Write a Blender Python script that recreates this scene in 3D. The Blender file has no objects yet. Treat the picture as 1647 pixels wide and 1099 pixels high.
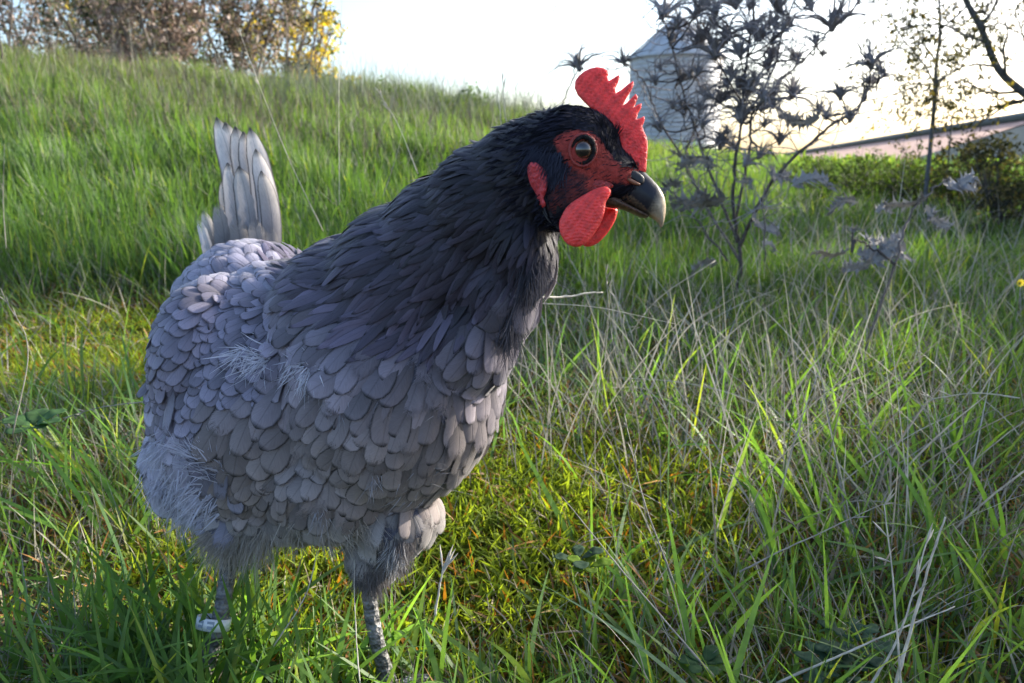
import bpy, math, random
import numpy as np
from mathutils import Vector, Matrix
from mathutils.bvhtree import BVHTree
from mathutils.geometry import delaunay_2d_cdt

random.seed(11)
rng = np.random.default_rng(11)
SC = bpy.context.scene
COL = SC.collection

# ------------------------------------------------------------------ camera
FPX = 1190.0                      # focal length in pixels of a 1647 px wide picture
PITCH = math.radians(14.0)
CAM = np.array([0.0, 0.0, 0.40])
R_ = np.array([1.0, 0.0, 0.0])
F_ = np.array([0.0, math.cos(PITCH), -math.sin(PITCH)])
U_ = np.array([0.0, math.sin(PITCH), math.cos(PITCH)])
cd = bpy.data.cameras.new('camera')
cam = bpy.data.objects.new('camera', cd)
COL.objects.link(cam)
cam.location = CAM
cam.rotation_euler = (math.radians(90) - PITCH, 0, 0)
cd.sensor_width = 36.0
cd.lens = FPX / 1647 * 36
cd.clip_start = 0.01
cd.clip_end = 2000
cd.dof.use_dof = True
cd.dof.focus_distance = 0.50
cd.dof.aperture_fstop = 13.0
SC.camera = cam

# ------------------------------------------------------------------ light
SUN_EL, SUN_AZ = math.radians(25), math.radians(60)     # azimuth from +Y towards +X
w = bpy.data.worlds.new("World")
SC.world = w
w.use_nodes = True
nt = w.node_tree
bg = nt.nodes['Background']
sky = nt.nodes.new('ShaderNodeTexSky')
sky.sky_type = 'NISHITA'
sky.sun_disc = False
sky.sun_elevation = SUN_EL
sky.sun_rotation = SUN_AZ
sky.air_density = 1.0
sky.dust_density = 3.0
sky.ozone_density = 2.5
nt.links.new(sky.outputs[0], bg.inputs[0])
bg.inputs[1].default_value = 0.15
sd = bpy.data.lights.new('sun', 'SUN')
sd.energy = 5.0
sd.angle = math.radians(0.6)
sd.color = (1.0, 0.93, 0.80)
sun = bpy.data.objects.new('sun', sd)
COL.objects.link(sun)
sv = Vector((math.sin(SUN_AZ) * math.cos(SUN_EL), math.cos(SUN_AZ) * math.cos(SUN_EL), math.sin(SUN_EL)))
sun.rotation_euler = sv.to_track_quat('Z', 'Y').to_euler()
sun.location = (3, 5, 6)
SC.view_settings.view_transform = 'Standard'
SC.view_settings.look = 'None'
SC.view_settings.gamma = 1
SC.view_settings.exposure = 1.5
SC.view_settings.use_curve_mapping = False
SC.cycles.max_bounces = 7
SC.cycles.diffuse_bounces = 3
SC.cycles.transmission_bounces = 4
SC.cycles.transparent_max_bounces = 10

# ------------------------------------------------------------------ helpers
def P(px, py, d):
    """a point of the place seen at pixel (px, py) of the 1647x1099 photograph, d metres along the view axis"""
    return CAM + d * (F_ + (px - 823.5) / FPX * R_ - (py - 549.5) / FPX * U_)

def proj(V):
    V = np.atleast_2d(V) - CAM
    d = V @ F_
    return 823.5 + (V @ R_) / d * FPX, 549.5 - (V @ U_) / d * FPX, d

def unit(v):
    v = np.asarray(v, float)
    return v / (np.linalg.norm(v, axis=-1, keepdims=True) + 1e-12)

def smooth(a, b, x):
    t = np.clip((np.asarray(x, float) - a) / (b - a), 0, 1)
    return t * t * (3 - 2 * t)

class Acc:
    """collects vertices and faces (quads and triangles) for one mesh"""
    def __init__(s):
        s.V, s.F, s.UV, s.C, s.n = [], [], [], [], 0
    def add(s, V, F, uv=None, col=None):
        V = np.asarray(V, float).reshape(-1, 3)
        n = len(V)
        s.V.append(V)
        for f in (F if isinstance(F, list) else [F]):
            s.F.append(np.asarray(f, int) + s.n)
        s.UV.append(np.zeros((n, 2)) if uv is None else np.asarray(uv, float))
        c = np.ones((n, 4))
        if col is not None:
            col = np.asarray(col, float)
            c[:, :col.shape[-1]] = col
        s.C.append(c)
        s.n += n

def to_mesh(name, acc, mats, smooth_shade=True):
    V = np.concatenate(acc.V)
    UV = np.concatenate(acc.UV)
    C = np.concatenate(acc.C)
    loops = np.concatenate([f.reshape(-1) for f in acc.F])
    tot = np.concatenate([np.full(len(f), f.shape[1]) for f in acc.F])
    start = np.concatenate([[0], np.cumsum(tot)[:-1]])
    me = bpy.data.meshes.new(name)
    me.vertices.add(len(V)); me.vertices.foreach_set('co', V.astype(np.float32).ravel())
    me.loops.add(len(loops)); me.loops.foreach_set('vertex_index', loops.astype(np.int32))
    me.polygons.add(len(tot))
    me.polygons.foreach_set('loop_start', start.astype(np.int32))
    me.polygons.foreach_set('loop_total', tot.astype(np.int32))
    me.update(calc_edges=True)
    uvl = me.uv_layers.new(name='UVMap')
    uvl.data.foreach_set('uv', UV[loops].astype(np.float32).ravel())
    ca = me.color_attributes.new('Col', 'FLOAT_COLOR', 'POINT')
    ca.data.foreach_set('color', C.astype(np.float32).ravel())
    if smooth_shade:
        me.polygons.foreach_set('use_smooth', np.ones(len(tot), bool))
    for m in (mats if isinstance(mats, (list, tuple)) else [mats]):
        me.materials.append(m)
    return me

def add_obj(name, me, parent=None, loc=None, rot=None, scale=None):
    o = bpy.data.objects.new(name, me)
    COL.objects.link(o)
    if parent is not None:
        o.parent = parent
    if loc is not None: o.location = loc
    if rot is not None: o.rotation_euler = rot
    if scale is not None: o.scale = (scale,) * 3 if np.isscalar(scale) else scale
    return o

def tag(o, label=None, cat=None, group=None, kind=None):
    if label: o['label'] = label
    if cat: o['category'] = cat
    if group: o['group'] = group
    if kind: o['kind'] = kind
    return o

def root(name, loc, label, cat, group=None):
    o = bpy.data.objects.new(name, None)
    o.empty_display_size = 0.05
    COL.objects.link(o)
    o.location = loc
    return tag(o, label, cat, group)

def part(name, acc, mat, parent, smooth_shade=True, kind=None, label=None):
    """mesh in world coordinates made local to its parent's base"""
    off = np.array(parent.location) if parent.parent is None else np.zeros(3)
    if parent.parent is not None:
        off = np.array(parent.parent.location) + np.array(parent.location)
    acc.V = [v - off for v in acc.V]
    o = add_obj(name, to_mesh(name, acc, mat, smooth_shade), parent)
    return tag(o, label=label, kind=kind)

def spline(pts, n):
    """Catmull-Rom through pts (any dimension), n samples"""
    p = np.asarray(pts, float)
    if len(p) == 2:
        t = np.linspace(0, 1, n)[:, None]
        return p[0] * (1 - t) + p[1] * t
    q = np.vstack([2 * p[0] - p[1], p, 2 * p[-1] - p[-2]])
    u = np.linspace(0, len(p) - 1 - 1e-6, n)
    i = u.astype(int); t = (u - i)[:, None]
    a, b, c, d = q[i], q[i + 1], q[i + 2], q[i + 3]
    return 0.5 * ((2 * b) + (-a + c) * t + (2 * a - 5 * b + 4 * c - d) * t ** 2 + (-a + 3 * b - 3 * c + d) * t ** 3)

def tube(acc, pts, rad, ns=6, col=None, cap=True):
    pts = np.asarray(pts, float); n = len(pts)
    rad = np.broadcast_to(np.asarray(rad, float), (n,))
    T = unit(np.gradient(pts, axis=0))
    ref = np.array([0.31, 0.17, 0.93]) if abs(T[0] @ np.array([0.31, 0.17, 0.93])) < 0.9 else np.array([1.0, 0, 0])
    A = unit(np.cross(T, ref)); B = np.cross(T, A)
    ang = np.arange(ns) / ns * 2 * math.pi
    V = pts[:, None] + rad[:, None, None] * (np.cos(ang)[None, :, None] * A[:, None] + np.sin(ang)[None, :, None] * B[:, None])
    i, j = np.meshgrid(np.arange(n - 1), np.arange(ns), indexing='ij')
    j2 = (j + 1) % ns
    F = np.stack([i * ns + j, i * ns + j2, (i + 1) * ns + j2, (i + 1) * ns + j], -1).reshape(-1, 4)
    uv = np.stack(np.meshgrid(np.linspace(0, 1, n), np.arange(ns) / ns, indexing='ij'), -1).reshape(-1, 2)[:, ::-1]
    c = None
    if col is not None:
        col = np.asarray(col, float)
        c = np.repeat(np.broadcast_to(col, (n, col.shape[-1])), ns, axis=0)
    fs = [F]
    V = V.reshape(-1, 3)
    if cap:
        V = np.vstack([V, pts[:1], pts[-1:]])
        uv = np.vstack([uv, [[.5, 0]], [[.5, 1]]])
        k = np.arange(ns); k2 = (k + 1) % ns
        fs.append(np.stack([np.full(ns, n * ns), k2, k], -1))
        fs.append(np.stack([np.full(ns, n * ns + 1), (n - 1) * ns + k, (n - 1) * ns + k2], -1))
        if c is not None: c = np.vstack([c, c[:1], c[-1:]])
    acc.add(V, fs, uv, c)

def strips(acc, base, d, bend, side, L, W, seg, col0, col1, prof=None, twist=None):
    """N tapered curved blades at once: centre = base + d*L*t + bend*L*t^2"""
    N = len(base)
    t = np.linspace(0, 1, seg + 1)
    if prof is None: prof = np.interp(t, [0, .25, .6, .85, 1], [.75, 1, .8, .42, .04])
    L = np.asarray(L, float).reshape(N, 1, 1); W = np.asarray(W, float).reshape(N, 1, 1)
    c = base[:, None] + d[:, None] * L * t[None, :, None] + bend[:, None] * L * (t ** 2)[None, :, None]
    s = side[:, None] * np.ones((1, seg + 1, 1))
    if twist is not None:
        s = unit(s + np.cross(d, side)[:, None] * (twist[:, None] * t)[..., None])
    hw = 0.5 * W * prof[None, :, None]
    V = np.stack([c - s * hw, c + s * hw], 2).reshape(-1, 3)
    k = np.arange(seg)
    f = np.stack([2 * k, 2 * k + 1, 2 * k + 3, 2 * k + 2], -1)
    F = (np.arange(N)[:, None, None] * 2 * (seg + 1) + f[None]).reshape(-1, 4)
    uv = np.stack(np.broadcast_arrays(np.array([0., 1.])[None, None, :], t[None, :, None] * np.ones((N, 1, 1))), -1).reshape(-1, 2)
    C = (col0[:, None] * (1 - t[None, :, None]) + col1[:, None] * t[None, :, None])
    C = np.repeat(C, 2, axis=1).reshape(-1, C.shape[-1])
    acc.add(V, F, uv, C)

def inside(poly, x, y):
    poly = np.asarray(poly, float); x = np.asarray(x, float); y = np.asarray(y, float)
    r = np.zeros(x.shape, bool)
    for (x1, y1), (x2, y2) in zip(poly, np.roll(poly, -1, 0)):
        c = ((y1 > y) != (y2 > y)) & (x < (x2 - x1) * (y - y1) / (y2 - y1 + 1e-12) + x1)
        r ^= c
    return r

def edge_dist(poly, x, y):
    poly = np.asarray(poly, float); d = np.full(np.shape(x), 1e9)
    for a, b in zip(poly, np.roll(poly, -1, 0)):
        ab = b - a; L2 = ab @ ab + 1e-12
        t = np.clip(((x - a[0]) * ab[0] + (y - a[1]) * ab[1]) / L2, 0, 1)
        d = np.minimum(d, np.hypot(x - a[0] - t * ab[0], y - a[1] - t * ab[1]))
    return d

def closed_spline(poly, n):
    p = np.asarray(poly, float); m = len(p)
    q = np.vstack([p[-1:], p, p[:2]])
    u = np.linspace(0, m, n, endpoint=False); i = u.astype(int); t = (u - i)[:, None]
    a, b, c, d = q[i], q[i + 1], q[i + 2], q[i + 3]
    return 0.5 * ((2 * b) + (-a + c) * t + (2 * a - 5 * b + 4 * c - d) * t ** 2 + (-a + 3 * b - 3 * c + d) * t ** 3)

def solid_sheet(acc, poly, step, fmap, thick, dmax, col=None, rough=0.0, smooth_n=0, base_min=0.15):
    """a closed outline filled, given a rounded thickness on both sides, placed by fmap(x, y, t)"""
    poly = np.asarray(poly, float)
    if smooth_n: poly = closed_spline(poly, smooth_n)
    lo, hi = poly.min(0), poly.max(0)
    gx, gy = np.meshgrid(np.arange(lo[0], hi[0], step), np.arange(lo[1], hi[1], step * .87))
    gx = gx + (np.arange(gx.shape[0])[:, None] % 2) * step * .5
    gx, gy = gx.ravel(), gy.ravel()
    ok = inside(poly, gx, gy) & (edge_dist(poly, gx, gy) > step * .45)
    pts = np.vstack([poly, np.stack([gx[ok], gy[ok]], -1)])
    nb = len(poly)
    r = delaunay_2d_cdt([Vector(p) for p in pts], [], [list(range(nb))], 1, 1e-7)
    v2 = np.array([list(v) for v in r[0]]); f2 = np.array([list(f) for f in r[2]])
    ed = edge_dist(poly, v2[:, 0], v2[:, 1])
    t = np.sqrt(np.clip(1 - (1 - np.minimum(ed / dmax, 1)) ** 2, 0, 1))
    t = t * (1 - base_min) + base_min
    t = t * thick
    if rough: t = t * (1 + rough * rng.normal(size=len(t)))
    A = fmap(v2[:, 0], v2[:, 1], t); B = fmap(v2[:, 0], v2[:, 1], -t)
    n = len(v2)
    # border
    e = {}
    for f in f2:
        for a, b in ((f[0], f[1]), (f[1], f[2]), (f[2], f[0])):
            e[(a, b)] = 1
    rim = np.array([(a, b) for (a, b) in e if (b, a) not in e])
    side = np.stack([rim[:, 1], rim[:, 0], rim[:, 0] + n, rim[:, 1] + n], -1)
    uv = (v2 - lo) / (hi - lo)
    c = None
    if col is not None:
        cc = col(v2[:, 0], v2[:, 1], ed) if callable(col) else np.tile(np.asarray(col, float), (n, 1))
        c = np.vstack([cc, cc])
    acc.add(np.vstack([A, B]), [f2, f2[:, ::-1] + n, side], np.vstack([uv, uv]), c)

# ------------------------------------------------------------------ materials
def new_mat(name):
    m = bpy.data.materials.new(name); m.use_nodes = True
    nt = m.node_tree; nt.nodes.clear()
    return m, nt, nt.nodes.new, nt.links.new

def principled(name, rough=0.6, spec=0.5, sss=0.0, sss_col=None, bump=None, noise_scale=60, noise_amt=0.25,
               translucent=0.0, coat=0.0, tex='noise', trans_tint=(1, 1, 1), metallic=0.0):
    """material driven by the colour attribute Col, varied by noise, with optional fine relief"""
    m, nt, N, Lk = new_mat(name)
    out = N('ShaderNodeOutputMaterial')
    at = N('ShaderNodeVertexColor'); at.layer_name = 'Col'
    tc = N('ShaderNodeTexCoord')
    nz = N('ShaderNodeTexNoise'); nz.inputs['Scale'].default_value = noise_scale; nz.inputs['Detail'].default_value = 4
    Lk(tc.outputs['Object'], nz.inputs['Vector'])
    mr = N('ShaderNodeMapRange'); mr.inputs[1].default_value = .25; mr.inputs[2].default_value = .75
    mr.inputs[3].default_value = 1 - noise_amt; mr.inputs[4].default_value = 1 + noise_amt
    Lk(nz.outputs[0], mr.inputs[0])
    mx = N('ShaderNodeVectorMath'); mx.operation = 'SCALE'
    Lk(at.outputs['Color'], mx.inputs[0]); Lk(mr.outputs[0], mx.inputs['Scale'])
    b = N('ShaderNodeBsdfPrincipled')
    Lk(mx.outputs[0], b.inputs['Base Color'])
    b.inputs['Roughness'].default_value = rough
    b.inputs['Specular IOR Level'].default_value = spec
    b.inputs['Metallic'].default_value = metallic
    b.inputs['Coat Weight'].default_value = coat
    b.inputs['Coat Roughness'].default_value = .06
    if sss:
        b.inputs['Subsurface Weight'].default_value = sss
        b.inputs['Subsurface Radius'].default_value = sss_col or (0.006, 0.0012, 0.0008)
        b.inputs['Subsurface Scale'].default_value = 1.0
    if bump:
        sc, st, dist = bump
        if tex == 'voronoi':
            t = N('ShaderNodeTexVoronoi'); t.inputs['Scale'].default_value = sc
        else:
            t = N('ShaderNodeTexNoise'); t.inputs['Scale'].default_value = sc; t.inputs['Detail'].default_value = 5
        Lk(tc.outputs['Object'], t.inputs['Vector'])
        bp = N('ShaderNodeBump'); bp.inputs['Strength'].default_value = st; bp.inputs['Distance'].default_value = dist
        Lk(t.outputs[0], bp.inputs['Height']); Lk(bp.outputs[0], b.inputs['Normal'])
    if translucent:
        tr = N('ShaderNodeBsdfTranslucent')
        tm = N('ShaderNodeVectorMath'); tm.operation = 'MULTIPLY'; tm.inputs[1].default_value = trans_tint
        Lk(mx.outputs[0], tm.inputs[0]); Lk(tm.outputs[0], tr.inputs[0])
        ms = N('ShaderNodeMixShader'); ms.inputs[0].default_value = translucent
        Lk(b.outputs[0], ms.inputs[1]); Lk(tr.outputs[0], ms.inputs[2]); Lk(ms.outputs[0], out.inputs[0])
    else:
        Lk(b.outputs[0], out.inputs[0])
    return m

def feather_material():
    """Col rgb = the feather's own colour, Col alpha = how frayed its edge is; UV = across / along"""
    m, nt, N, Lk = new_mat('feather')
    def math_(op, a, b=None, c=None, clamp=False):
        n = N('ShaderNodeMath'); n.operation = op; n.use_clamp = clamp
        for k, v in enumerate((a, b, c)):
            if v is None: continue
            if isinstance(v, (int, float)): n.inputs[k].default_value = v
            else: Lk(v, n.inputs[k])
        return n.outputs[0]
    out = N('ShaderNodeOutputMaterial')
    at = N('ShaderNodeVertexColor'); at.layer_name = 'Col'
    uv = N('ShaderNodeUVMap'); uv.uv_map = 'UVMap'
    sp = N('ShaderNodeSeparateXYZ'); Lk(uv.outputs[0], sp.inputs[0])
    u = math_('ABSOLUTE', math_('MULTIPLY_ADD', sp.outputs[0], 2.0, -1.0))     # 0 on the shaft, 1 on the rim
    v = sp.outputs[1]
    # barbs run obliquely from the shaft: stripes in v - 0.35 u, broken up by noise
    tc = N('ShaderNodeTexCoord')
    along = math_('SUBTRACT', v, math_('MULTIPLY', u, 0.30))
    cmb = N('ShaderNodeCombineXYZ')
    Lk(math_('MULTIPLY', along, 90.0), cmb.inputs[0]); Lk(math_('MULTIPLY', sp.outputs[0], 2.2), cmb.inputs[1])
    nobj = N('ShaderNodeTexNoise'); nobj.inputs['Scale'].default_value = 35; nobj.inputs['Detail'].default_value = 2
    Lk(tc.outputs['Object'], nobj.inputs['Vector'])
    Lk(math_('MULTIPLY', nobj.outputs[0], 20.0), cmb.inputs[2])
    nb = N('ShaderNodeTexNoise'); nb.inputs['Scale'].default_value = 1.0; nb.inputs['Detail'].default_value = 3
    Lk(cmb.outputs[0], nb.inputs['Vector'])
    barb = nb.outputs[0]
    # darker lacing near the rim and tip, darker shaft
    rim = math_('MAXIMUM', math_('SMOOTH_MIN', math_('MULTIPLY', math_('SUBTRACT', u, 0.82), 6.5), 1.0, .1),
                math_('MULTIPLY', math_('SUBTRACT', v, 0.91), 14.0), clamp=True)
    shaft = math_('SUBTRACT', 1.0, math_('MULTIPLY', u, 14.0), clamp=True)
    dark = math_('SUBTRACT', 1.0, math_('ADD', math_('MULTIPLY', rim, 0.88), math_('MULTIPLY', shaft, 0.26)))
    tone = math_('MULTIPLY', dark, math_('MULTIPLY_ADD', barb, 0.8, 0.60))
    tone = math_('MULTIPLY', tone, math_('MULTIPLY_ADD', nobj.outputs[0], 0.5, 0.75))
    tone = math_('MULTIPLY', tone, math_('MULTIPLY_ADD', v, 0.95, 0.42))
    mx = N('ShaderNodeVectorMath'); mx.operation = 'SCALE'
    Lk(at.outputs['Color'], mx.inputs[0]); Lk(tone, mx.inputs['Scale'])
    b = N('ShaderNodeBsdfPrincipled')
    Lk(mx.outputs[0], b.inputs['Base Color'])
    b.inputs['Roughness'].default_value = .55
    b.inputs['Specular IOR Level'].default_value = .35
    b.inputs['Sheen Weight'].default_value = .25
    b.inputs['Sheen Roughness'].default_value = .4
    bp = N('ShaderNodeBump'); bp.inputs['Strength'].default_value = .4; bp.inputs['Distance'].default_value = .0004
    Lk(math_('ADD', barb, math_('MULTIPLY', shaft, 1.2)), bp.inputs['Height'])
    Lk(bp.outputs[0], b.inputs['Normal'])
    tr = N('ShaderNodeBsdfTranslucent'); Lk(mx.outputs[0], tr.inputs[0])
    ms = N('ShaderNodeMixShader'); ms.inputs[0].default_value = .18
    Lk(b.outputs[0], ms.inputs[1]); Lk(tr.outputs[0], ms.inputs[2])
    # frayed rim: barbs with gaps between them
    reach = math_('MAXIMUM', u, math_('MULTIPLY', v, 0.96))
    start = math_('SUBTRACT', 0.97, math_('MULTIPLY', at.outputs['Alpha'], 0.55))
    fr = math_('MULTIPLY', math_('SUBTRACT', reach, start), 1.6)
    gap = math_('GREATER_THAN', math_('ADD', fr, math_('MULTIPLY', math_('SUBTRACT', barb, 0.5), 1.5)), 0.42)
    gap = math_('MULTIPLY', gap, math_('GREATER_THAN', fr, 0.0))
    tp = N('ShaderNodeBsdfTransparent')
    ms2 = N('ShaderNodeMixShader')
    Lk(gap, ms2.inputs[0]); Lk(ms.outputs[0], ms2.inputs[1]); Lk(tp.outputs[0], ms2.inputs[2])
    Lk(ms2.outputs[0], out.inputs[0])
    return m

M_grass = principled('grass_blade', rough=.5, spec=.35, noise_scale=90, noise_amt=.25, translucent=.5, trans_tint=(1.6, 1.75, .5))
M_dry = principled('dry_straw', rough=.7, spec=.25, noise_scale=120, noise_amt=.35, translucent=.25)
M_leaf = principled('leaf', rough=.75, spec=.2, noise_scale=120, noise_amt=.3, translucent=.5, trans_tint=(1.7, 1.65, .5))
M_dryleaf = principled('dry_leaf', rough=.8, spec=.15, noise_scale=8, noise_amt=.3, translucent=.35, trans_tint=(1.1, 1.0, .9))
M_bark = principled('bark', rough=.85, spec=.2, noise_scale=80, noise_amt=.45, bump=(150, .6, .002))
M_thistle = principled('dead_thistle', rough=.8, spec=.15, noise_scale=150, noise_amt=.45, bump=(400, .5, .001), translucent=.08)
M_feather = feather_material()
M_down = principled('down', rough=.8, spec=.2, noise_scale=200, noise_amt=.2, translucent=.45)
M_skin = principled('red_skin', rough=.5, spec=.4, sss=.35, bump=(1300, .4, .0008), tex='voronoi', noise_scale=420, noise_amt=.12)
M_wattle = principled('red_wattle', rough=.48, spec=.4, sss=.35, bump=(1100, .35, .0007), tex='voronoi', noise_scale=420, noise_amt=.10)
M_body = principled('hen_skin', rough=.75, spec=.25, bump=(700, .7, .0015), noise_scale=350, noise_amt=.4)
M_beak = principled('beak_horn', rough=.42, spec=.32, noise_scale=260, noise_amt=.35, bump=(300, .25, .0008), coat=.05)
M_eye = principled('eye', rough=.12, spec=.6, noise_scale=500, noise_amt=.15, coat=1.0)
M_shank = principled('shank_scales', rough=.6, spec=.4, bump=(330, 1.0, .002), tex='voronoi', noise_scale=220, noise_amt=.6)
M_plastic = principled('white_plastic', rough=.4, spec=.5, noise_scale=30, noise_amt=.06)
M_petal = principled('petal', rough=.6, translucent=.4)

def ground_material():
    m, nt, N, Lk = new_mat('soil_and_moss')
    out = N('ShaderNodeOutputMaterial'); b = N('ShaderNodeBsdfPrincipled'); tc = N('ShaderNodeTexCoord')
    n1 = N('ShaderNodeTexNoise'); n1.inputs['Scale'].default_value = 9; n1.inputs['Detail'].default_value = 8
    n2 = N('ShaderNodeTexNoise'); n2.inputs['Scale'].default_value = 160; n2.inputs['Detail'].default_value = 6
    Lk(tc.outputs['Object'], n1.inputs[0]); Lk(tc.outputs['Object'], n2.inputs[0])
    r1 = N('ShaderNodeValToRGB')
    e = r1.color_ramp.elements
    e[0].position = .35; e[0].color = (.030, .020, .010, 1)
    e[1].position = .65; e[1].color = (.050, .075, .018, 1)
    x = e.new(.5); x.color = (.075, .045, .020, 1)
    Lk(n1.outputs[0], r1.inputs[0])
    mr = N('ShaderNodeMapRange'); mr.inputs[1].default_value = .3; mr.inputs[2].default_value = .7
    mr.inputs[3].default_value = .4; mr.inputs[4].default_value = 1.5; Lk(n2.outputs[0], mr.inputs[0])
    mx = N('ShaderNodeVectorMath'); mx.operation = 'SCALE'; Lk(r1.outputs[0], mx.inputs[0]); Lk(mr.outputs[0], mx.inputs['Scale'])
    Lk(mx.outputs[0], b.inputs['Base Color']); b.inputs['Roughness'].default_value = .95
    bp = N('ShaderNodeBump'); bp.inputs['Strength'].default_value = 1; bp.inputs['Distance'].default_value = .006
    Lk(n2.outputs[0], bp.inputs['Height']); Lk(bp.outputs[0], b.inputs['Normal']); Lk(b.outputs[0], out.inputs[0])
    return m

# ------------------------------------------------------------------ ground
def terrain(x, y):
    x = np.asarray(x, float); y = np.asarray(y, float)
    a = x / np.maximum(np.abs(y), 1.2)
    H = np.interp(a, [-1.2, -.69, -.24, -.1, .03, .2, .39, 1.0], [1.25, 1.15, .86, .76, .62, .34, .17, .14])
    rise = np.interp(y, [-5, 1.5, 2.4, 4.0, 6.2, 8.0, 14, 60, 500], [0, 0, .12, .52, 1.0, 1.0, .8, .7, .7])
    rise = rise * (y > 0)
    z = H * rise
    amp = .006 + .02 * smooth(1, 4, np.abs(y)) + .06 * smooth(5, 30, np.abs(y))
    z = z + amp * (np.sin(x * 7.3 + 1.1) * np.cos(y * 6.1 + .4) + .6 * np.sin(x * 17 + y * 11))
    return z

def build_ground():
    n = 260
    s = np.linspace(-1, 1, n)
    g = 320 * np.sinh(7.2 * s) / math.sinh(7.2)
    X, Y = np.meshgrid(g, g + 1.0)
    Z = terrain(X, Y)
    V = np.stack([X, Y, Z], -1).reshape(-1, 3)
    i, j = np.meshgrid(np.arange(n - 1), np.arange(n - 1), indexing='ij')
    F = np.stack([i * n + j, i * n + j + 1, (i + 1) * n + j + 1, (i + 1) * n + j], -1).reshape(-1, 4)
    acc = Acc(); acc.add(V, F)
    o = add_obj('ground', to_mesh('ground', acc, ground_material()))
    tag(o, 'grassy ground rising to a low hill behind the hen', kind='structure')
build_ground()

# ------------------------------------------------------------------ tank
def build_tank():
    D = 26.0
    c = P(1082, 215, D); cx, cy = c[0], c[1]
    rad = 72 / FPX * D
    z0 = float(terrain(cx, cy)) - .2
    zs = P(1092, 98, D)[2]; za = P(1092, 36, D)[2]
    m, nt, N, Lk = new_mat('galvanised_sheet')
    out = N('ShaderNodeOutputMaterial'); b = N('ShaderNodeBsdfPrincipled'); tc = N('ShaderNodeTexCoord')
    nz = N('ShaderNodeTexNoise'); nz.inputs['Scale'].default_value = 1.6; nz.inputs['Detail'].default_value = 6
    mp = N('ShaderNodeMapping'); mp.inputs['Scale'].default_value = (1, 1, .25)
    Lk(tc.outputs['Object'], mp.inputs[0]); Lk(mp.outputs[0], nz.inputs[0])
    r = N('ShaderNodeValToRGB'); r.color_ramp.elements[0].position = .3; r.color_ramp.elements[1].position = .7
    r.color_ramp.elements[0].color = (.38, .39, .41, 1); r.color_ramp.elements[1].color = (.50, .51, .53, 1)
    Lk(nz.outputs[0], r.inputs[0]); Lk(r.outputs[0], b.inputs['Base Color'])
    b.inputs['Roughness'].default_value = .6; b.inputs['Metallic'].default_value = .15
    Lk(b.outputs[0], out.inputs[0])
    t = root('water_tank', (cx, cy, z0), 'tall pale grey round tank of ribbed metal behind the dead thistle', 'tank')
    acc = Acc()
    ns, nr = 64, 150
    zz = np.linspace(z0, zs, nr)
    rr = rad + .009 * np.sin(np.arange(nr) * math.pi / 3)
    tube(acc, np.stack([np.full(nr, cx), np.full(nr, cy), zz], -1), rr, ns)
    part('wall', acc, m, t)
    acc = Acc()
    prof = [(rad + .10, zs - .05), (rad + .10, zs + .0), (rad * .55, zs + (za - zs) * .48), (.22, za - .1), (.22, za), (.001, za + .03)]
    tube(acc, [(cx, cy, q[1]) for q in prof], [q[0] for q in prof], ns, cap=False)
    # roof ribs
    for k in range(16):
        a = k / 16 * 2 * math.pi
        p0 = np.array([cx + math.cos(a) * (rad + .08), cy + math.sin(a) * (rad + .08), zs + .03])
        p1 = np.array([cx + math.cos(a) * .25, cy + math.sin(a) * .25, za - .08])
        tube(acc, [p0, p1], .025, 4)
    part('roof', acc, m, t, smooth_shade=False)
build_tank()

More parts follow.
